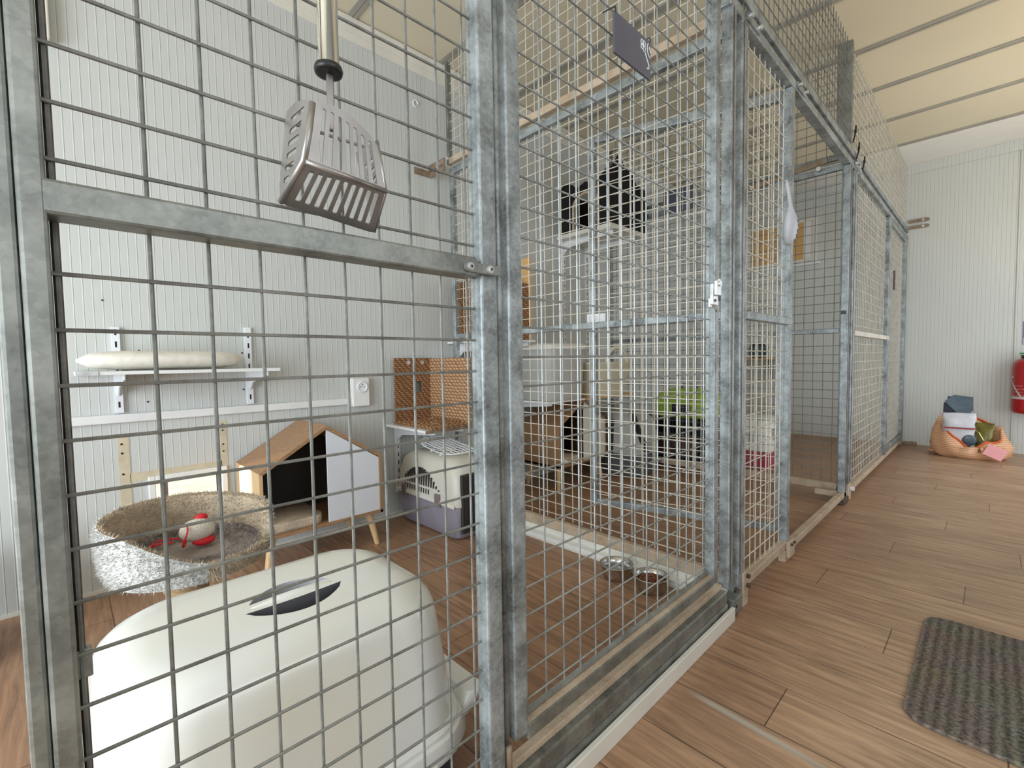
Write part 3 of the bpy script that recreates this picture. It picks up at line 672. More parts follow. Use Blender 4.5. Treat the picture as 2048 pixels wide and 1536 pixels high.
# slate sign on door 1
sg = thing('slate_sign', 'dark slate sign with white chalk flower doodle hanging on the closed cage door', 'sign')
sT = Matrix.Translation((.030, .773, 0))
sc_pl = MB(); sc_pl.box((.026, .773, 1.463), (.031, .917, 1.546)); board = sc_pl.obj('board', M['slate'], sg, bevel=.0006)
def sy(u): return .773+.144*u
def sz(v): return 1.463+.083*v
ch = MB()
def stroke(pts, r=.0009): ch.tube([(.0318, sy(u), sz(v)) for u, v in pts], r, 5)
for cx, cy, ru, rv in ((.735, .80, .032, .075), (.80, .80, .032, .075), (.735, .69, .030, .06), (.80, .67, .034, .07), (.765, .76, .02, .04)):
    stroke([(cx+ru*math.cos(t), cy+rv*math.sin(t)) for t in [i*.55 for i in range(12)]])
stroke([(.83, .60), (.86, .50), (.90, .42), (.935, .34), (.935, .25), (.90, .22), (.88, .25)])
stroke([(.91, .90), (.885, .78), (.90, .66), (.94, .58), (.98, .56)])
stroke([(.955, .84), (.95, .76), (.975, .79), (.985, .70)])
ch.obj('chalk_drawing', M['chalk'], sg)
for y in (.776, .914):
    MB().tube([(.026, y, 1.54), (.032, y, 1.545), (.03, y+.002, 1.556), (.0, y, 1.558)], .0015, 6).obj('hanging_tie', M['black'], sg)

# slotted plastic spoon on panel 2
ss = thing('litter_spoon', 'pale grey plastic slotted spoon hanging on the middle fence panel', 'scoop')
b = MB()
rings = []
for k, (z, w, d) in enumerate([(1.255, .004, .004), (1.262, .026, .012), (1.285, .040, .020), (1.32, .046, .024), (1.355, .040, .020), (1.378, .022, .012), (1.395, .010, .007), (1.43, .009, .006), (1.47, .011, .006), (1.492, .006, .005)]):
    c = (.035+.010*math.sin((z-1.25)*14), 1.925-.02*(z-1.3)/.2)
    rings.append([(c[0]+d*math.cos(t), c[1]+w*math.sin(t), z) for t in [2*PI*i/16 for i in range(16)]])
b.rings(rings); b.obj('spoon_body', M['spoonp'], ss, smooth=True)
b = MB()
for i in range(6):
    for j in range(3):
        z = 1.272+.017*i; y0_ = 1.925-.02*(z-1.3)/.2; dy = .006+.011*j
        rr_ = .044*math.sqrt(max(.05, 1-((z-1.32)/.068)**2))
        if dy > rr_*.9: continue
        x = .035+.010*math.sin((z-1.25)*14)+.0235*math.sqrt(max(.02, 1-((z-1.32)/.068)**2))*math.sqrt(1-(dy/rr_)**2)
        b.sphere((x, y0_+dy, z), .0036, 8, 6, (.5, 1, 1.3))
b.obj('drain_holes', M['greyd'], ss)

# ---------------------------------------------------------------- litter box
lb = thing('litter_box', 'large cream white hooded litter box with dark teal base, behind the nearest mesh panel', 'litter box', (0, 0, 0))
LX, LY = -.305, .195
def hoodring(z, hx, hy, r, cx=LX, cy=LY): return [(x, y, z) for x, y in rrect(hx, hy, r, 8, cx, cy)]
R_ = [hoodring(z, hx, hy, r) for z, hx, hy, r in ((.145,.212,.285,.10),(.16,.212,.285,.10),(.166,.205,.277,.10),(.20,.202,.273,.10),(.27,.196,.266,.10),(.33,.190,.259,.10),(.368,.185,.254,.10),(.388,.178,.247,.10),(.402,.167,.236,.10),(.411,.153,.222,.095),(.4165,.137,.206,.085),(.419,.118,.187,.07),(.420,.09,.155,.05))]
b = MB(); b.rings(R_); hood = b.obj('hood', M['hood'], lb, smooth=True)
# carve hand holes
def carve(o, cutters):
    dg = None
    for c in cutters:
        md = o.modifiers.new('c', 'BOOLEAN'); md.operation = 'DIFFERENCE'; md.object = c; md.solver = 'EXACT'; md.material_mode = 'TRANSFER'
    bpy.context.view_layer.update()
    dg = bpy.context.evaluated_depsgraph_get()
    me = bpy.data.meshes.new_from_object(o.evaluated_get(dg))
    o.modifiers.clear(); o.data = me
    for c in cutters: bpy.data.objects.remove(c)
HX, HY = -.278, .215
def crescent(sign, off, wid, ln):
    inn = [(HX+sign*(off+.004*math.sin(PI*i/12)), HY-ln+2*ln*i/12) for i in range(13)]
    out = [(HX+sign*(off+.002+wid*math.sin(PI*i/16)**.75), HY+ln-2*ln*i/16) for i in range(1, 16)]
    return inn+out
c1 = MB().prism(crescent(1, .003, .052, .082), .385, .46, axis=2).obj('cut', M['hole'])
c2 = MB().prism(crescent(-1, .024, .042, .070), .385, .46, axis=2).obj('cut2', M['hole2'])
carve(hood, [c1, c2])
for p in hood.data.polygons: p.use_smooth = True
e = hood.modifiers.new('e', 'EDGE_SPLIT'); e.split_angle = .7
b = MB(); b.tube([(HX-.011, HY-.074+.148*k/12, .4165+.0035*math.sin(PI*k/12)) for k in range(13)], [.003+.0045*math.sin(PI*k/12) for k in range(13)], 12); b.obj('handle_bridge', M['hood'], lb, smooth=True)
b = MB(); b.rings([hoodring(.112, .212, .286, .10), hoodring(.112, .219, .293, .10), hoodring(.125, .223, .297, .10), hoodring(.150, .218, .290, .10), hoodring(.154, .208, .280, .10)]); b.obj('hood_flange', M['hood'], lb, smooth=True, autosm=.8)
b = MB(); b.rings([[(x, y, z) for x, y in rrect(hx_, .02, .015, 5, LX+.06, LY+yy_)] for z, hx_, yy_ in ((.128, .11, .285), (.150, .115, .302), (.166, .115, .312), (.170, .112, .314))]); b.obj('entry_lip', M['hood'], lb, smooth=True, autosm=.8)
b = MB(); b.rings([hoodring(.0, .195, .262, .09), hoodring(.01, .20, .268, .09), hoodring(.12, .212, .285, .10)]); b.obj('tray', M['teal'], lb, smooth=True, autosm=.8)
for (ya, yb, zb) in ((.22, .33, .075), (.33, .38, .095), (.38, .43, .10)):
    MB().box((LX+.208, ya-.05, zb), (LX+.224, yb-.05, .125)).obj('clip', M['hood'], lb, bevel=.004)

# ---------------------------------------------------------------- fur helper
def tufts(b, pts, length=.012, w=.0012):
    for p, n in pts:
        n = (n+Vector((random.gauss(0, .45), random.gauss(0, .45), random.gauss(0, .45)))).normalized()
        t = n.orthogonal().normalized(); t = (Matrix.Rotation(random.uniform(0, 2*PI), 3, n) @ t)*w
        l = length*random.uniform(.5, 1.2)
        b.add([p-t-n*.002, p+t-n*.002, p+n*l], [(0, 1, 2)])
# cat tree bowl
ct = thing('cat_tree', 'plush cat bed bowl on a sisal post, wool mouse toy lying in it', 'cat tree', (-.83, .150, 0))
RB = .166; phi0 = math.radians(38)
def rimh(t):
    d = (t-phi0+PI) % (2*PI)-PI; d = abs(d)
    dd = (t-phi0+PI) % (2*PI)-PI
    s = min(1, max(0, (d-.50)/(.28 if dd > 0 else 1.25))); s = s*s*(3-2*s)
    back = .5-.5*math.cos(d)
    return .006+.085*s*(.8+.3*back)
NB = 72
outer = []; prof = []
def bowlpt(t, k):
    h_ = rimh(t); 
    pr = [(RB*.90, -.035), (RB*1.0, -.028), (RB*1.07, .0), (RB*1.10, h_*.5), (RB*1.12, h_*.9), (RB*1.08, h_+.012), (RB*1.0, h_+.006), (RB*.95, h_*.6), (RB*.93, h_*.15+.002), (RB*.86, .001), (RB*.5, .0), (RB*.02, .0)]
    r, z = pr[k]; return Vector((r*math.cos(t), r*math.sin(t), .365+z))
def bowlmesh(k0, k1, cap0=False):
    b = MB(); rings = [[bowlpt(2*PI*i/NB, k)[:] for i in range(NB)] for k in range(k0, k1+1)]
    b.rings(rings, capb=cap0, capt=(k1 == 11)); return b
def furry(b, k0, k1, count, length):
    pts = []
    for _ in range(count):
        t = random.uniform(0, 2*PI); k = random.uniform(k0, k1-.001); i = int(k); f = k-i
        p = bowlpt(t, i).lerp(bowlpt(t, i+1), f)
        p2 = bowlpt(t+.02, i).lerp(bowlpt(t+.02, i+1), f); q = bowlpt(t, i+1)-bowlpt(t, i)
        n = (p2-p).cross(q); n = n.normalized() if n.length > 1e-9 else Vector((0, 0, 1))
        pts.append((p, n))
    # orient outward from the tube core
    pts = [(p, n if n.dot(Vector((p.x, p.y, 0)).normalized()*(1 if (k0 < 5 and p.length) else -1)+Vector((0, 0, .6))) > 0 else -n) for p, n in pts]
    tufts(b, pts, length)
b = bowlmesh(0, 5, True); furry(b, 1, 5, 9000, .010)
def cen(f): x = sum(b.v[i][0] for i in f)/len(f); y = sum(b.v[i][1] for i in f)/len(f); return abs((math.atan2(y, x)-phi0+PI) % (2*PI)-PI)
b.mi = [1 if cen(f) < .66 else 0 for f in b.f]
b.obj('outer_plush', [M['furw'], M['furt']], ct, smooth=False)
b = bowlmesh(5, 8); furry(b, 5, 8, 5000, .009); b.obj('inner_bolster', M['furt'], ct)
b = bowlmesh(8, 11); furry(b, 8, 10, 7000, .008); b.obj('seat_plush', M['furg'], ct)
MB().cyl((.04, -.02, .02), (.04, -.02, .335), .045, 24).obj('sisal_post', M['sisal'], ct, smooth=True, autosm=.6)
MB().box((-.16, -.17, 0), (.17, .17, .02)).obj('base_board', M['furg'], ct, bevel=.006)
# toy mouse
tm = thing('toy_mouse', 'cream wool ball toy with red yarn loops lying in the plush bed', 'toy', (-.845, .165, .392))
MB().sphere((0, 0, .018), .040, 20, 14, (.72, 1.0, .72)).obj('body', M['ball'], tm, smooth=True)
MB().tube([(.0+.03*math.cos(t)*.6+.0, -.055-.035*math.sin(t)*1.2, .004+.004*math.sin(3*t)) for t in [i*.45 for i in range(14)]], .0022, 6).obj('yarn_tail', M['red'], tm)
MB().tube([(.028*math.cos(t)+.004, -.030+.006*math.sin(2*t), .014+.030*math.sin(t)) for t in [-2.4+i*.3 for i in range(12)]], .002, 6).obj('yarn_loop', M['red'], tm)
MB().sphere((-.012, .012, .046), .012, 10, 8, (1, 1.3, .8)).obj('yarn_knot', M['red'], tm, smooth=True)
MB().sphere((.010, .012, -.010), .026, 12, 8, (.7, 1, .45)).obj('underside_patch', M['red'], tm, smooth=True)

# ---------------------------------------------------------------- cat houses
def house(loc, label, g='wooden gabled cat houses on legs', eye=.26, apex=.42):
    t = thing('cat_house', label, 'cat house', loc, 0, g)
    # local: x 0 = front face, negative = back ; y 0..W ; z 0 = floor
    W, D, zb, ze, za = .515, .325, .150, .418, .578; T = .014; ym = W*.515
    def slab(p, q, name, mt):  # board following outline from p to q in yz
        (y0, z0), (y1, z1) = p, q; d = Vector((y1-y0, z1-z0)).normalized(); n = Vector((-d.y, d.x))*T
        MB().prism([(y0, z0), (y1, z1), (y1+n.x, z1+n.y), (y0+n.x, z0+n.y)], -D, 0, axis=0).obj(name, mt, t, bevel=.001)
    slab((0, zb), (W, zb), 'bottom_board', M['woodf'])
    slab((ym, za), (0, ze), 'roof_board', M['woodf']) if False else None
    MB().prism([(0, ze), (ym, za), (ym, za-T*1.2), (T, ze-T*.6)], -D, 0, axis=0).obj('roof_board', M['woodf'], t, bevel=.001)
    MB().prism([(W, ze), (ym, za), (ym, za-T*1.2), (W-T, ze-T*.6)], -D, 0, axis=0).obj('roof_board', M['woodf'], t, bevel=.001)
    MB().prism([(0, zb), (0, ze), (T, ze-T*.6), (T, zb)], -D, 0, axis=0).obj('side_board', M['woodl'] if 'plush' in label else M['woodf'], t, bevel=.001)  # first house: paler board carries the glow from the flap in its colour
    MB().prism([(W, zb), (W, ze), (W-T, ze-T*.6), (W-T, zb)], -D, 0, axis=0).obj('side_board', M['woodf'], t, bevel=.001)
    MB().prism([(T, zb+T), (W-T, zb+T), (W-T, ze-.01), (ym, za-.018), (T, ze-.01)], -D+.002, -D+.010, axis=0).obj('back_panel', M['insidedark'], t)
    MB().prism([(T+.001, zb+T), (T+.004, zb+T), (T+.004, ze-.012), (T+.001, ze-.012)], -D+.01, -.012, axis=0).obj('inner_dark_sheet', M['insidedark'], t)
    MB().prism([(ym, zb+T), (W-T, zb+T), (W-T, ze-.012), (ym, za-.018)], -.012, -.004, axis=0).obj('front_panel', M['hwhite'] if 'plush' in label else M['whitewarm'], t, bevel=.001)
    b = MB(); b.rings([[(x, y, z) for x, y in rrect(.14, .115, .04, 5, -.155, .137)] for z in (zb+T+.001, zb+T+.012, zb+T+.03, zb+T+.038)]); b.obj('floor_cushion', M['furt'], t, smooth=True)
    for (x, y) in ((-.045, .05), (-.045, W-.05), (-D+.045, .05), (-D+.045, W-.05)):
        sx_ = .02 if x > -.1 else -.02; sy_ = .0
        MB().cyl((x, y, zb), (x+sx_, y+(.028 if y > .2 else -.028), 0), .017, 16, r2=.0115).obj('leg', M['woodl'], t, smooth=True, autosm=.6)
    return t
house((-1.355, .452, 0), 'wooden gabled cat house with white half front, right of the plush bed')
house((-1.30, 2.155, 0), 'wooden gabled cat house behind the nearest divider, below the cream tub')

# ---------------------------------------------------------------- shelves
def shelf(y0, y1, z, depth, label, ups, armtip=True, thick=.012, name='storage_shelf', mt=None, x0=XB, ztop=None):
    t = thing(name, label, 'shelf', (x0, y0, z), 0, 'white wall shelves')
    W = y1-y0
    MB().box((.006, 0, -thick), (depth, W, 0)).obj('board', mt or M['white'], t, bevel=.001)
    for (yy, za, zb) in ups:
        b = MB(); b.box((0, yy-y0-.012, za-z), (.014, yy-y0+.012, zb-z)); b.cur = 1; zz = za-z+.02
        while zz < zb-z-.02: b.box((.0135, yy-y0-.003, zz), (.0145, yy-y0+.003, zz+.022)); zz += .045
        b.obj('upright', [M['whitesteel'], M['darkdrill']], t)
        a = MB().prism([(.012, -thick), (depth*.93, -thick), (depth*.93, -thick-.018), (depth*.88, -thick-.022), (.06, -thick-.05), (.012, -thick-.085)], yy-y0-.003, yy-y0+.003, axis=1).obj('bracket', M['whitesteel'], t, bevel=.001)
    return t
s1 = shelf(-.04, .565, .823, .285, 'white wall shelf carrying the long cream cushion', [(.08, .665, .985), (.523, .665, 1.0)])
MB().box((.285, .0, -.013), (.288, .055, -.001)).obj('edge_plate', M['zinc'], s1, bevel=.0005)
cu = MB()
rings = []
for k in range(17):
    u = k/16; y = -.035+.50*u; e = math.sin(PI*min(1, max(0, u)))**.28 if 0 < u < 1 else .12
    hh = .035*e*(1+.08*math.sin(9*u)); rings.append([(-1.55+.125*e*math.cos(t)*abs(math.cos(t))**-.35 if abs(math.cos(t)) > .01 else -1.55, y, .8245+.035+hh*math.sin(t)) for t in [2*PI*i/24+.03 for i in range(24)]])
cu.rings(rings); o = cu.obj('seat_cushion', M['cushion'], smooth=True); tag(o, 'long flat cream fabric cushion lying on the left wall shelf', 'cushion')
s2 = shelf(1.17, 1.455, .505, .40, 'low white shelf with the woven scratch cube on it', [(1.245, .12, .49), (1.42, .12, .49)])
MB().box((.40, -.0, -.016), (.404, .285, 0)).obj('edge_lip', M['rust'], s2)
s3 = shelf(1.60, 1.93, .955, .42, 'narrow shelf behind the nearest divider under the tall woven box', [(1.68, .5, .95), (1.9, .5, 1.6)])
s4 = shelf(2.32, 2.86, .592, .50, 'shelf with white bracket in the middle pen, under the cream tub', [(2.76, .3, .585)], mt=M['plyo'])
s5 = shelf(2.62, 3.11, 1.755, .48, 'high shelf under the black cat house in the middle pen', [(2.70, .6, 1.75), (2.98, .7, 1.75)], thick=.03, mt=M['whitewarm'])
s6 = thing('storage_shelf', 'small wooden shelf with black bracket on the end wall of the farthest pen', 'shelf', (-1.5, YF, .82))
MB().box((0, -.26, -.015), (.5, -.004, 0)).obj('board', M['plyo'], s6, bevel=.001)
MB().prism([(-.02, -.015), (-.23, -.015), (-.23, -.03), (-.02, -.25)], .40, .406, axis=0).obj('bracket', M['black'], s6)

# trunking and socket
o = thing('cable_trunking', 'long white cable trunking along the ribbed wall, ending at the socket', 'trunking')
MB().box((XB, -.10, .628), (XB+.022, 1.0, .660)).obj('duct', M['white'], o, bevel=.003)
o = thing('power_socket', 'white surface mounted power socket at the end of the trunking', 'socket')
MB().box((XB, .985, .615), (XB+.035, 1.075, .760)).obj('housing', M['white'], o, bevel=.004)
b = MB(); b.lathe([(.024, 0), (.029, .004), (.029, .006), (.022, .006), (.020, -.0)], (0, 0, 0), 24, capb=False)
b2 = MB(T=Matrix.Translation((XB+.035, 1.035, .715)) @ Matrix.Rotation(PI/2, 4, 'Y')); b2.lathe([(.030, 0), (.030, .005), (.024, .007), (.022, .003), (.001, .003)], (0, 0, 0), 24)
sk = b2.obj('outlet', M['whitesteel'], o, smooth=True, autosm=.6)
for dy, dz in ((-.009, 0), (.009, 0), (0, .012)): MB().cyl((XB+.038, 1.035+dy, .715+dz), (XB+.0392, 1.035+dy, .715+dz), .0028, 8).obj('pin_hole', M['black'], sk)
# old glue stains and drilled holes
st = thing('drilled_rows', 'two vertical rows of old drill holes with glue marks below the trunking', 'wall marks')
MB().box((XB, .068, .12), (XB+.0015, .102, .60-.02)).obj('glue_strip', M['stain'], st)
MB().box((XB, .402, .38), (XB+.0015, .428, .60)).obj('glue_strip', M['stain'], st)
MB().box((XB, .10, .395), (XB+.0015, .405, .43)).obj('glue_strip', M['stain'], st)
b = MB()
for z in (.545, .51, .43, .385): b.cyl((XB+.001, .08, z), (XB+.003, .08, z), .004, 8)
for z in (.585, .56, .50, .47): b.cyl((XB+.001, .412, z), (XB+.003, .412, z), .0035, 8)
b.obj('drill_holes', M['darkdrill'], st)
o = MB()
for (y, z) in ((.05, 1.083), (.147, .898), (.157, .888), (.50, .89), (.166, .70), (.50, .73)): o.cyl((XB-.002, y, z), (XB+.0015, y, z), .004, 8)
o = o.obj('screw_holes', M['bolt']); tag(o, 'scattered small dark screw holes around the cushion shelf', 'screws', kind='stuff')

# cat flap
cf = thing('cat_flap', 'bright open cat flap in a white frame low in the ribbed wall', 'cat flap', (XB, 0, 0))
b = MB(); fw = .022
b.box((-.1, fy0-fw, fz0-fw), (.012, fy0, fz1+fw)); b.box((-.1, fy1, fz0-fw), (.012, fy1+fw, fz1+fw)); b.box((-.1, fy0, fz1), (.012, fy1, fz1+fw)); b.box((-.1, fy0, fz0-fw), (.012, fy1, fz0))
b.obj('frame', M['white'], cf, bevel=.003)
MB().box((-.09, fy0+.03, fz0), (-.02, fy0+.042, fz1)).obj('latch_bar', M['mauve'], cf)

# duct bit high on the left
o = MB().box((XB, -.10, 1.95), (XB+.04, -.045, 2.45)).obj('cable_cover', M['whitewarm'], bevel=.004); tag(o, 'stained cream cable cover high in the left corner of the ribbed wall', 'cable cover')

# ---------------------------------------------------------------- woven boxes
wc = thing('scratch_cube', 'open woven water hyacinth cube on the low white shelf, square hole in its side', 'scratch box', (0, 0, 0), 0, 'woven hyacinth scratch boxes')
hole = [(.55, .45), (.72, .45), (.72, .62), (.55, .62)]
plate('side_panel', [(0, 0), (1, 0), (1, 1), (0, 1)], [hole], lambda u, v: (-1.655, 1.215+.24*u, .515+.345*v), .012, M['weave'], wc)
for yy in (.35, .72): MB().cyl((-1.648, 1.215+.24*yy, .835), (-1.644, 1.215+.24*yy, .835), .012, 14).obj('washer', M['zinc'], wc)
MB().box((-1.66, 1.44, .512), (-1.295, 1.455, .857)).obj('side_panel', M['weavel'], wc, bevel=.003)
MB().box((-1.65, 1.20, .506), (-1.285, 1.438, .520)).obj('bottom_panel', M['weave'], wc, bevel=.003)
b = MB()
for k in range(24):
    x = random.uniform(-1.62, -1.34); y = random.uniform(1.24, 1.43); a = random.uniform(-.6, .6)+PI*.0
    b.tube([(x, y, .522), (x+.03*math.cos(a), y+.03*math.sin(a), .53), (x+.07*math.cos(a), y+.07*math.sin(a)*.5, .523)], .0018, 5)
b.obj('loose_strands', M['weavel'], wc)
wt = thing('scratch_box', 'tall woven hyacinth box with wooden side and round hole, behind the nearest divider', 'scratch box', (0, 0, 0), 0, 'woven hyacinth scratch boxes')
MB().box((-1.66, 1.63, .957), (-1.26, 1.645, 1.30)).box((-1.66, 1.63, .957), (-1.645, 1.90, 1.30)).obj('woven_side', M['weave'], wt, bevel=.003)
MB().box((-1.27, 1.63, .957), (-1.255, 1.86, 1.27)).obj('woven_front', M['weave'], wt, bevel=.003)
MB().box((-1.66, 1.86, .957), (-1.255, 1.875, 1.42)).obj('wood_panel', M['plyo'], wt, bevel=.002)
pass
# ---------------------------------------------------------------- cat carrier 1
cc = thing('cat_carrier', 'cream and lilac pet carrier with vented side, below the low white shelf', 'pet carrier', (0, 0, 0), 0)
CXc, CYc = -1.365, 1.315
def cr(z, hx, hy, r, ox=0): return [(x, y, z) for x, y in rrect(hx, hy, r, 6, CXc+ox, CYc)]
b = MB(); b.rings([cr(.004, .235, .095, .04), cr(.012, .245, .103, .04), cr(.10, .262, .113, .045), cr(.165, .270, .118, .045)]); b.obj('lower_shell', M['lilac'], cc, smooth=True, autosm=.8)
b = MB(); b.rings([cr(.165, .274, .121, .045), cr(.20, .274, .120, .05), cr(.28, .262, .114, .05), cr(.335, .240, .103, .05), cr(.365, .205, .085, .05), cr(.378, .16, .06, .04)]); b.obj('upper_shell', M['carr'], cc, smooth=True, autosm=.8)
MB().box((CXc-.26, CYc-.126, .158), (CXc+.25, CYc-.118, .176)).obj('seam_rim', M['whitewarm'], cc, bevel=.003)
b = MB()
for i in range(15):
    x = CXc-.17+.021*i; top = .31-.0009*((i-6)**2)*1.6; b.prism([(x-.004, .225), (x+.004, .225), (x+.008, top), (x, top)], CYc-.121-.001, CYc-.100, axis=1)
    if i < 11: b.prism([(x-.004, .188), (x+.004, .188), (x+.005, .212), (x-.003, .212)], CYc-.1225, CYc-.10, axis=1)
b.obj('vent_slots', M['insidedark'], cc)
for dx in (-.20, .10): MB().box((CXc+dx, CYc-.130, .145), (CXc+dx+.04, CYc-.117, .205)).obj('side_clip', M['mauve'], cc, bevel=.003)
dr = MB().box((CXc+.258, CYc-.095, .04), (CXc+.277, CYc+.095, .315)).obj('door_opening', M['insidedark'], cc, bevel=.006)
b = MB()
for k in range(8): b.cyl((CXc+.280, CYc-.085+.024*k, .045), (CXc+.280, CYc-.085+.024*k, .31), .0018, 6)
for k in range(6): b.cyl((CXc+.280, CYc-.09, .06+.047*k), (CXc+.280, CYc+.09, .06+.047*k), .0018, 6)
b.obj('door_grille', M['black'], cc)
MB().tube([(CXc-.08, CYc, .375), (CXc-.07, CYc, .395), (CXc+.07, CYc, .395), (CXc+.08, CYc, .375)], .008, 8).obj('carry_handle', M['carr'], cc, smooth=True)
# loose wire grille on top
wg = MB(); Tg = Matrix.Translation((-1.33, 1.32, .412)) @ Matrix.Rotation(.15, 4, 'Y')
wg.T = Tg; el = lambda u: (.15*math.copysign(abs(math.cos(u))**.6, math.cos(u)), .10*math.copysign(abs(math.sin(u))**.6, math.sin(u)), .006*math.cos(2*u))
wg.tube([el(2*PI*i/40) for i in range(40)], .0026, 6, closed=True)
for k in range(-5, 6):
    x = k*.025; yl = .10*max(0, 1-abs(x/.15)**3.3)**.3; wg.cyl((x, -yl, 0), (x, yl, 0), .0017, 5)
for k in range(-3, 4):
    y = k*.025; xl = .15*max(0, 1-abs(y/.10)**3.3)**.3; wg.cyl((-xl, y, .002), (xl, y, .002), .0017, 5)
wg.tube([(.09, -.095, 0), (.09, -.115, -.006), (.10, -.115, -.006), (.10, -.095, 0)], .002, 5).tube([(.02, -.10, 0), (.02, -.118, -.006), (.03, -.118, -.006), (.03, -.10, 0)], .002, 5)
o = wg.obj('wire_grille', M['whitesteel']); tag(o, 'loose white wire grille lying on top of the cream carrier', 'grille')

# ---------------------------------------------------------------- bowls
def bowl(x, y, label, g='steel feeding bowls beside the white sill'):
    t = thing('steel_bowl', label, 'bowl', (x, y, 0), 0, g)
    MB().lathe([(.043, 0), (.048, .006), (.055, .032), (.058, .050), (.0635, .054), (.0635, .056), (.057, .0555), (.052, .034), (.045, .008), (.001, .005)], n=40).obj('shell', M['steel'], t, smooth=True)
    return t
bowl(-.400, 1.424, 'stainless steel bowl filled with water, left of the kibble bowl')
bowl(-.255, 1.424, 'stainless steel bowl holding brown kibble, nearer the cage post')
o = MB().lathe([(.001, .032), (.0505, .032)], (-.400, 1.424, 0), 32, capb=False).obj('water', M['water'], smooth=True); tag(o, 'clear water in the left steel bowl', 'water', kind='stuff')
b = MB()
for k in range(260):
    a = random.uniform(0, 2*PI); r = .047*math.sqrt(random.random()); hz = .036+.020*(1-(r/.045)**2)*random.uniform(.4, 1)
    c = (-.255+r*math.cos(a), 1.424+r*math.sin(a), hz); Tm = Matrix.Translation(c) @ Matrix.Rotation(random.uniform(0, PI), 4, random.choice(['X', 'Y', 'Z']))
    b.T = Tm; s_ = random.uniform(.0035, .0052); b.cyl((0, 0, -s_*.5), (0, 0, s_*.5), s_, 7)
b.T = None
o = b.obj('kibble', M['kibble']); tag(o, 'small brown kibble heaped in the right steel bowl', 'kibble', kind='stuff')

# ---------------------------------------------------------------- middle pen contents
# grey rounded box next to the tub
gb = thing('storage_box', 'tall grey rounded plastic box standing behind the nearest divider', 'box', (-1.36, 2.12, 0))
MB().rings([[(x, y, z) for x, y in rrect(hx, hy, .05, 6)] for z, hx, hy in ((.595, .17, .15), (.62, .175, .158), (.90, .185, .168))]).obj('body', M['greyp'], gb, smooth=True, autosm=.8)
MB().rings([[(x, y, z) for x, y in rrect(hx, hy, .05, 6)] for z, hx, hy in ((.90, .192, .175), (.925, .194, .177), (.935, .185, .168))]).obj('lid', M['whitewarm'], gb, smooth=True, autosm=.8)
s7 = shelf(1.95, 2.30, .593, .50, 'shelf behind the nearest divider holding the tall grey box', [(2.02, .3, .585)])
# cream tub
tb = thing('cream_tub', 'cream flexible plastic tub with arched handle on the wooden shelf', 'tub', (-1.36, 2.58, .5925))
def tr_(z, hx, hy): return [(x, y, z) for x, y in rrect(hx, hy, .06, 6)]
MB().rings([tr_(0, .150, .20), tr_(.01, .155, .205), tr_(.20, .185, .25), tr_(.215, .197, .262), tr_(.225, .197, .262), tr_(.222, .183, .246), tr_(.03, .150, .20)]).obj('body', M['cream'], tb, smooth=True, autosm=.8)
b = MB(); b.tube([(.19, .03+.20*math.cos(t)*.6, .215+.105*math.sin(t)) for t in [PI*i/16 for i in range(17)]], .011, 10); b.obj('handle', M['cream'], tb, smooth=True)
# second carrier-like hood, grey
gh = thing('grey_carrier', 'grey rounded pet carrier with dark opening, standing behind the farther cat house', 'pet carrier', (-1.33, 2.93, 0))
def gr_(z, hx, hy, r=.06): return [(x, y, z) for x, y in rrect(hx, hy, r, 6)]
MB().rings([gr_(.0, .20, .14), gr_(.02, .215, .15), gr_(.16, .22, .155)]).obj('lower_shell', M['greyd'], gh, smooth=True, autosm=.8)
MB().rings([gr_(.16, .225, .16), gr_(.34, .21, .15), gr_(.41, .19, .13), gr_(.45, .14, .10)]).obj('upper_shell', M['greyp'], gh, smooth=True, autosm=.8)
b = MB(); b.prism([(-.08, .15), (.02, .15), (.02, .40), (-.04, .41), (-.08, .36)], -.163, -.150, axis=1); b.obj('door_opening', M['insidedark'], gh)
b = MB(); b.prism([(.16, .47), (.20, .47), (.31, .20), (.27, .20)], -.175, -.163, axis=1); b.obj('carry_strap', M['black'], gh)
# black cat house on the high shelf
bk = thing('felt_cat_house', 'black felt cat house with peaked top and arched doorway on the high shelf', 'cat house', (-1.66, 2.64, 1.757))
Wb, Db, Hb = .42, .46, .36
def arch(n=10, w=.09, h=.24, c=.24): return [(c-w, .0)]+[(c-w*math.cos(PI*i/n), h-w+w*1.1*math.sin(PI*i/n)) for i in range(n+1)]+[(c+w, .0)]
fo = [(0, 0), (.05, 0)]
ring_o = [(0, .0), (.0, .33), (.03, .36), (.10, .34), (.14, .30), (.22, .33), (.30, .30), (.38, .36), (.42, .40), (.42, 0)]
ar = [(.33, .001)]+[(.22+.11*math.cos(PI*i/12), .17+.085*math.sin(PI*i/12)) for i in range(13)]+[(.11, .001)]
plate('arched_front', ring_o, [ar], lambda u, v: (u, 0, v), .012, M['felt'], bk)
b = MB(); pts = [(x, 0, z) for x, z in ar]; b.tube(pts, .010, 8); b.obj('arch_trim', M['furt'], bk)
MB().prism([(0, 0), (0, .36), (.055, .43), (.09, .47), (.12, .47), (.16, .42), (.23, .40), (.27, .38), (.32, .33), (.46, .31), (.46, 0)], .42, .432, axis=0).obj('side_wall', M['felt'], bk)
MB().box((0, .45, 0), (.42, .46, .32)).box((0, .0, 0), (.01, .46, .32)).obj('rear_wall', M['felt'], bk)
MB().box((.0, .0, 0), (.42, .46, .006)).obj('floor_pad', M['felt'], bk)
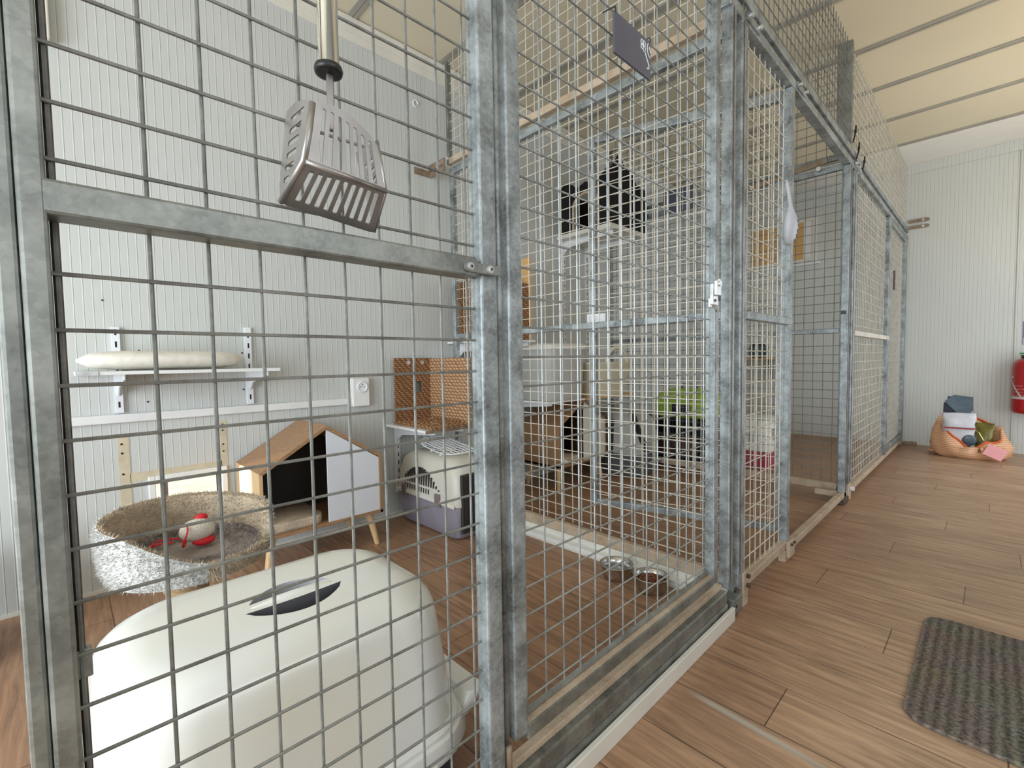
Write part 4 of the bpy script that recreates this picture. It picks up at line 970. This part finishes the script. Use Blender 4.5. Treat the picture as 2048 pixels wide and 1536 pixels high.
# dark sign on divider 2
o = thing('slate_sign', 'dark grey slate sign fixed on the top rail of the divider behind the open door', 'sign')
MB().box((-1.10, 3.118, 1.875), (-.875, 3.126, 2.035)).obj('board', M['slate'], o, bevel=.001)
MB().box((-.96, 3.116, 1.875), (-.955, 3.118, 2.035)).box((-.915, 3.116, 1.875), (-.91, 3.118, 2.035)).obj('pale_stripes', M['wirew'], o)

# ---------------------------------------------------------------- farthest pen contents
# black wire crate
wcx0, wcx1, wcy0, wcy1 = -1.48, -.92, 3.24, 3.55
cg = thing('wire_crate', 'black wire crate standing behind the middle divider, clutter inside', 'crate', (0, 0, 0))
b = MB()
for k in range(17):
    x = wcx0+(wcx1-wcx0)*k/16; b.cyl((x, wcy0, .05), (x, wcy0, .38), .002, 5); b.cyl((x, wcy1, .05), (x, wcy1, .38), .002, 5)
for k in range(12):
    y = wcy0+(wcy1-wcy0)*k/11; b.cyl((wcx0, y, .05), (wcx0, y, .38), .002, 5); b.cyl((wcx1, y, .05), (wcx1, y, .38), .002, 5)
for k in range(7):
    z = .05+.055*k; b.tube([(wcx0, wcy0, z), (wcx1, wcy0, z), (wcx1, wcy1, z), (wcx0, wcy1, z)], .003, 5, closed=True)
b.obj('wire_cage', M['black'], cg)
MB().box((wcx0+.01, wcy0+.01, .045), (wcx1-.01, wcy1-.01, .10)).obj('crate_tray', M['black'], cg, bevel=.004)
MB().box((wcx0+.01, wcy1-.02, .10), (wcx1-.01, wcy1-.01, .36)).obj('cover_cloth', M['felt'], cg)
MB().box((wcx0-.02, wcy0-.01, .365), (wcx1+.01, wcy0+.02, .385)).obj('top_bar', M['black'], cg)
b = MB()
for (x, y) in ((wcx0+.03, wcy0+.03), (wcx1-.03, wcy0+.03), (wcx0+.03, wcy1-.03), (wcx1-.03, wcy1-.03), (-1.14, wcy0+.02)): b.box((x-.02, y-.02, 0), (x+.02, y+.02, .045))
b.obj('crate_feet', M['greyp'], cg)
b = MB().box((wcx0, wcy0-.015, .04), (wcx1+.2, wcy0-.003, .062)).obj('front_sill', M['galv'], cg)
o = thing('folded_blanket', 'reddish brown patterned blanket folded inside the black wire crate', 'blanket')
MB().rings([[(x, y, z) for x, y in rrect(.22-.01*k, .12-.01*k, .05, 5, -1.20, 3.40)] for k, z in enumerate((.101, .12, .17, .21, .23))]).obj('blanket_body', mat('brown_blanket', (.16, .07, .05), .95, var=.4, scale=18), o, smooth=True)
# lime carrier on crate
lc = thing('lime_carrier', 'lime green pet carrier with black handle resting on the wire crate', 'pet carrier', (-1.05, 3.43, .388))
def lr_(z, hx, hy): return [(x, y, z) for x, y in rrect(hx, hy, .05, 6)]
MB().rings([lr_(.0, .20, .16), lr_(.015, .21, .17), lr_(.09, .215, .175)]).obj('lower_shell', M['lime'], lc, smooth=True, autosm=.8)
MB().rings([lr_(.09, .22, .18), lr_(.16, .20, .165), lr_(.20, .165, .135), lr_(.215, .12, .09)]).obj('upper_shell', M['lime'], lc, smooth=True, autosm=.8)
MB().tube([(-.06, 0, .21), (-.05, 0, .24), (.05, 0, .24), (.06, 0, .21)], .009, 8).obj('handle', M['black'], lc)
MB().box((-.05, -.188, .02), (.09, -.178, .10)).obj('front_grille', M['black'], lc)
# pink and white litter box
pk = thing('pink_litter_box', 'raspberry pink litter tray with white slatted hood in the farthest pen', 'litter box', (-.70, 3.83, 0))
def pr_(z, hx, hy): return [(x, y, z) for x, y in rrect(hx, hy, .04, 5)]
MB().rings([pr_(0, .15, .21), pr_(.01, .155, .215), pr_(.14, .175, .24)]).obj('tray', M['pink'], pk, smooth=True, autosm=.8)
MB().rings([pr_(.14, .18, .245), pr_(.20, .178, .243), pr_(.30, .165, .23), pr_(.35, .145, .205), pr_(.365, .11, .17)]).obj('hood', M['white'], pk, smooth=True, autosm=.8)
b = MB()
for k in range(9): b.box((.172, -.17+.035*k, .22), (.181, -.155+.035*k, .30))
for k in range(7): b.prism([(-.12+.03*k, .20), (-.11+.03*k, .20), (-.10+.03*k, .29), (-.11+.03*k, .29)], -.247, -.238, axis=1)
b.obj('hood_slats', M['greyp'], pk)
# pot on far shelf
pt = thing('cooking_pot', 'round dark pot standing on the small shelf at the end wall', 'pot', (-1.21, 5.42, .822))
MB().lathe([(.055, 0), (.085, .03), (.092, .08), (.08, .13), (.072, .135)], n=24, capt=True).obj('body', mat('dark_bluegreen', (.03, .07, .08), .3), pt, smooth=True)
MB().lathe([(.082, .135), (.07, .15), (.02, .158), (.012, .17), (.001, .175)], n=24).obj('lid', M['black'], pt, smooth=True)
# window in the end wall of the pen
wn = thing('window_1', 'x', 'x', (0, 0, 0)); del wn['label']; del wn['category']; wn['kind'] = 'structure'
wx0, wx1, wz0, wz1 = -1.38, -.70, 1.81, 2.27
b = MB(); b.box((wx0, YF-.02, wz0), (wx1, YF, wz0+.04)); b.box((wx0, YF-.02, wz1-.04), (wx1, YF, wz1)); b.box((wx0, YF-.02, wz0+.04), (wx0+.04, YF, wz1-.04)); b.box((wx1-.04, YF-.02, wz0+.04), (wx1, YF, wz1-.04)); b.obj('window_frame', M['whitewarm'], wn, bevel=.003)
MB().box((wx0+.04, YF-.012, wz0+.04), (wx1-.12, YF-.006, wz1-.04)).obj('window_board', M['plyo'], wn)
MB().box((wx1-.12, YF-.012, wz0+.04), (wx1-.04, YF-.006, wz1-.04)).obj('window_pane', M['glassf'], wn)
MB().box((wx0-.05, YF-.06, wz0-.03), (wx1+.03, YF, wz0-.005)).obj('window_sill', M['white'], wn, bevel=.003)

# ---------------------------------------------------------------- corridor end: bag, extinguisher
bg = thing('shopping_bag', 'slumped peach striped woven bag on the floor against the end wall', 'bag', (.47, 5.16, 0))
NBG = 48
def bagp(t, k):
    ex, ey = .225, .135; c, s = math.cos(t), math.sin(t)
    # rim height: high at back-left, low at front-right
    rim = .19+.10*s+.09*max(0, -c)+.018*math.sin(5*t)
    lv = [(0.86, 0), (1.02, .03), (1.06, .10), (1.0, rim*.75), (.86, rim), (.80, rim+.01), (.76, rim-.02), (.80, .08), (.6, .03)]
    r, z = lv[k]; wob = 1+.035*math.sin(7*t+k)+.02*math.sin(13*t+2*k)
    return (ex*r*c*wob, ey*r*s*wob, max(.0, z+.006*math.sin(9*t+k) if k else 0))
MB().rings([[bagp(2*PI*i/NBG, k) for i in range(NBG)] for k in range(0, 9)]).obj('bag_body', M['bag'], bg, smooth=True)
MB().tube([Vector(bagp(2*PI*i/NBG, 5))+Vector((0, 0, .004)) for i in range(30, 47)], .007, 6).obj('orange_handle', M['orange'], bg)
MB().tube([Vector(bagp(2*PI*i/NBG, 5))+Vector((0, 0, .006)) for i in range(6, 13)], .008, 6).obj('orange_handle', M['orange'], bg)
MB().tube([Vector(bagp(2*PI*i/NBG, 1))*1.04+Vector((0, -.004, 0)) for i in range(22, 29)], [.002, .008, .014, .016, .014, .008, .002], 8).obj('bag_fold', M['bag'], bg, smooth=True)
def pouch(name, label, loc, w, h, d, rz, ry, m, group='pet food pouches in the striped bag'):
    t = thing(name, label, 'pouch', loc, 0, group); t.rotation_euler = (ry, 0, rz)
    rings = []
    for k in range(9):
        u = k/8; dd = d*math.sin(PI*min(1, u*.9+.1))**.5 if u < 1 else .003; ww = w*(1-.06*math.sin(PI*u)+.05*math.sin(3*k))
        rings.append([(ww/2*math.copysign(abs(math.cos(a))**.7, math.cos(a)), dd/2*math.sin(a), h*u+.004*math.sin(4*a+k)) for a in [2*PI*i/24 for i in range(24)]])
    MB().rings(rings).obj('pouch_body', m, t, smooth=True)
    return t
w1 = pouch('food_pouch', 'silver white pet food pouch with red line of print in the striped bag', (.405, 5.135, .03), .20, .33, .08, .1, .12, M['bagwhite'])
MB().box((-.09, -.047, .21), (.10, -.040, .222)).obj('red_print', M['labelred'], w1)
MB().sphere((.06, -.035, .12), .045, 14, 10, (1, .3, 1)).obj('blue_picture', M['bagblue'], w1, smooth=True)
MB().sphere((.04, -.040, .07), .03, 14, 10, (1, .3, .8)).obj('dark_picture', M['navy'], w1, smooth=True)
w2 = pouch('food_pouch', 'dark blue grey foil pouch sticking up highest from the striped bag', (.40, 5.20, .12), .15, .36, .07, -.1, -.1, M['bagblue'])
MB().add([(-.085, -.045, .32), (.02, -.05, .20), (.09, -.045, .25), (.085, -.04, .36), (-.03, -.035, .375)], [(0, 1, 2, 3, 4)]).obj('folded_flap', M['bagblue'], w2)
MB().box((-.09, -.042, .22), (-.02, -.034, .31)).obj('dark_print', M['navy'], w2, bevel=.01)
w3 = pouch('food_pouch', 'olive and gold foil pouch leaning low at the right inside the bag', (.525, 5.16, .02), .16, .26, .07, -.2, -.15, M['bagolive'])
MB().tube([(-.06, -.03, .22), (0, -.04, .18), (.03, -.04, .12)], .006, 6).obj('gold_crease', mat('gold_foil', (.5, .42, .12), .25, .6), w3)
pc = MB(); pc.T = Matrix.Translation((.615, 5.02, .075)) @ Matrix.Rotation(.45, 4, 'Y') @ Matrix.Rotation(-.35, 4, 'X'); pc.box((-.055, -.001, -.045), (.055, .001, .045)); o = pc.obj('pink_card', M['pinkcard']); tag(o, 'plain pink card propped against the right front of the striped bag', 'card')

fe = thing('fire_extinguisher', 'red fire extinguisher with white label hung on the end wall at the right edge', 'fire extinguisher', (.795, 5.47, .34))
MB().lathe([(.02, .0), (.085, .01), (.098, .03), (.100, .05), (.100, .37), (.095, .405), (.075, .435), (.04, .45), (.03, .455)], n=40, capt=True).obj('cylinder', M['extred'], fe, smooth=True)
MB().lathe([(.05, .45), (.052, .475), (.02, .48)], n=20, capt=True).obj('neck', M['bolt'], fe, smooth=True)
MB().tube([(-.06, -.02, .487), (-.02, -.02, .492), (.06, -.02, .488)], .006, 6).obj('green_lever', M['green'], fe)
lbp = MB().lathe([(.1008, .125), (.1008, .145)], n=40, capb=False).obj('white_band', M['label'], fe, smooth=True)
b = MB()
for k in range(13):
    a0 = PI+.2+.07*k; z = .27-.011*k
    b.add([(.1012*math.cos(a0), .1012*math.sin(a0), z), (.1012*math.cos(a0+.07), .1012*math.sin(a0+.07), z-.011), (.1012*math.cos(a0+.07), .1012*math.sin(a0+.07), z+.013), (.1012*math.cos(a0), .1012*math.sin(a0), z+.024)], [(0, 1, 2, 3)])
b.obj('white_diagonal', M['label'], fe)
b = MB()
for r0, z0_, z1_ in ((PI+.15, .29, .305),):
    for k in range(6):
        a0 = r0+.06*k; b.add([(.1012*math.cos(a0), .1012*math.sin(a0), z0_), (.1012*math.cos(a0+.06), .1012*math.sin(a0+.06), z0_), (.1012*math.cos(a0+.06), .1012*math.sin(a0+.06), z1_), (.1012*math.cos(a0), .1012*math.sin(a0), z1_)], [(0, 1, 2, 3)])
b.obj('white_stripe', M['label'], fe)
b = MB()
for k in range(24):
    a0 = PI+.1+.05*k
    for zz in (.15, .175, .20, .225):
        if random.random() < .7: b.add([(.1011*math.cos(a0), .1011*math.sin(a0), zz), (.1011*math.cos(a0+.04), .1011*math.sin(a0+.04), zz), (.1011*math.cos(a0+.04), .1011*math.sin(a0+.04), zz+.010), (.1011*math.cos(a0), .1011*math.sin(a0), zz+.010)], [(0, 1, 2, 3)])
b.obj('small_print', mat('pale_print', (.62, .25, .25), .5), fe)
MB().box((-.03, .09, .3), (.03, .11, .42)).obj('mount', M['bolt'], fe)
o = MB().box((.752, YF-.006, .90), (.90, YF-.001, 1.09)).obj('notice_card', M['purple']); tag(o, 'purple and white notice card on the end wall above the extinguisher', 'notice')
MB().box((.755, YF-.008, .90), (.90, YF-.006, .955)).obj('white_lower_part', M['label'], o)

# doormat
mt_ = MB().prism(rrect(.26, .30, .055, 8), .001, .009, axis=2).obj('doormat', M['mat'], bevel=.002)
mt_.location = (.715, 1.58, 0); tag(mt_, 'dark ribbed doormat with rounded corners on the corridor floor', 'doormat')
bm_ = MB()
for _ in range(9000):
    x = random.uniform(-.255, .255); y = random.uniform(-.295, .295)
    if abs(x) > .21 and abs(y) > .25 and (abs(x)-.205)**2+(abs(y)-.245)**2 > .052**2: continue
    p = Vector((x, y, .008)); n = Vector((random.gauss(0, .5), random.gauss(0, .5), 1)).normalized(); t = Vector((random.uniform(-1, 1), random.uniform(-1, 1), 0)).normalized()*.0012
    bm_.add([p-t, p+t, p+n*.005], [(0, 1, 2)])
bm_.obj('mat_pile', M['mat'], mt_)
# blue tub glimpsed beyond the left edge
o = thing('blue_bucket', 'blue plastic bucket glimpsed at the extreme left edge behind the post', 'bucket', (-1.42, -.375, 0))
MB().lathe([(.11, 0), (.12, .01), (.14, .26), (.147, .27), (.147, .28), (.135, .275), (.112, .02), (.001, .015)], n=32).obj('body', mat('blue_plastic', (.02, .05, .30), .4), o, smooth=True)
MB().tube([(.0, .145*math.cos(t), .27+.02*math.sin(t)) for t in [PI*i/12 for i in range(13)]], .003, 6).obj('handle', M['steel'], o)

# ---------------------------------------------------------------- camera
C = Vector((.583, -.068, .836)); yaw, pit, rol = math.radians(45.966), math.radians(-2.861), math.radians(-.9355)
F = Vector((-math.sin(yaw)*math.cos(pit), math.cos(yaw)*math.cos(pit), math.sin(pit)))
r = F.cross(Vector((0, 0, 1))).normalized(); u = r.cross(F)
c, s = math.cos(rol), math.sin(rol)
X = r*c+u*s; Y = -r*s+u*c
cam = bpy.data.cameras.new('Camera'); co = bpy.data.objects.new('Camera', cam); COL.objects.link(co)
co.matrix_world = Matrix(((X.x, Y.x, -F.x, C.x), (X.y, Y.y, -F.y, C.y), (X.z, Y.z, -F.z, C.z), (0, 0, 0, 1)))
cam.sensor_fit = 'HORIZONTAL'; cam.sensor_width = 36; cam.lens = 928.86*36/2048
cam.clip_start = .01; cam.clip_end = 50
sc.camera = co

# ---------------------------------------------------------------- light
w = bpy.data.worlds.new('World'); sc.world = w; w.use_nodes = True
nt = w.node_tree; bgn = nt.nodes['Background']
bgn.inputs['Color'].default_value = (.92, .96, 1.0, 1); bgn.inputs['Strength'].default_value = 1.6
def area(name, loc, rot, sx_, sy_, e, col, spread=180):
    l = bpy.data.lights.new(name, 'AREA'); l.shape = 'RECTANGLE'; l.size = sx_; l.size_y = sy_; l.energy = e; l.color = col; l.spread = math.radians(spread)
    o = bpy.data.objects.new(name, l); COL.objects.link(o); o.location = loc; o.rotation_euler = rot
    return o
area('door_daylight', (.15, YN-.02, 1.0), (PI/2, 0, 0), 2.5, 1.75, 104, (.84, .93, 1.0))
area('window_daylight', (XR+.02, .3, 1.5), (0, PI/2, 0), 1.15, 1.75, 6, (.95, .97, 1.0))
area('glass_door_daylight', (XR+.02, 4.15, 1.0), (0, PI/2, 0), 1.7, 1.65, 15, (.88, .95, 1.0))
area('warm_fill', (1.45, 3.6, .9), (PI, .35, 0), .9, 2.4, 20, (1.0, .80, .50))  # added warm fill aimed up at the ceiling, in place of bounced sun
# low sun reaching the cat house through the flap
sn = bpy.data.lights.new('flap_sun', 'SPOT'); sn.energy = 150; sn.color = (1, .88, .58); sn.spot_size = math.radians(22); sn.spot_blend = .2; sn.shadow_soft_size = .04
so = bpy.data.objects.new('flap_sun', sn); COL.objects.link(so)
src = Vector((-2.45, -.27, .14)); tgt = Vector((-1.50, .452, .345)); so.location = src
so.rotation_euler = (tgt-src).to_track_quat('-Z', 'Y').to_euler()
sc.view_settings.view_transform = 'Standard'
sc.view_settings.look = 'None'
sc.view_settings.exposure = .12
sc.cycles.max_bounces = 8; sc.cycles.diffuse_bounces = 5
sc.cycles.use_denoising = True
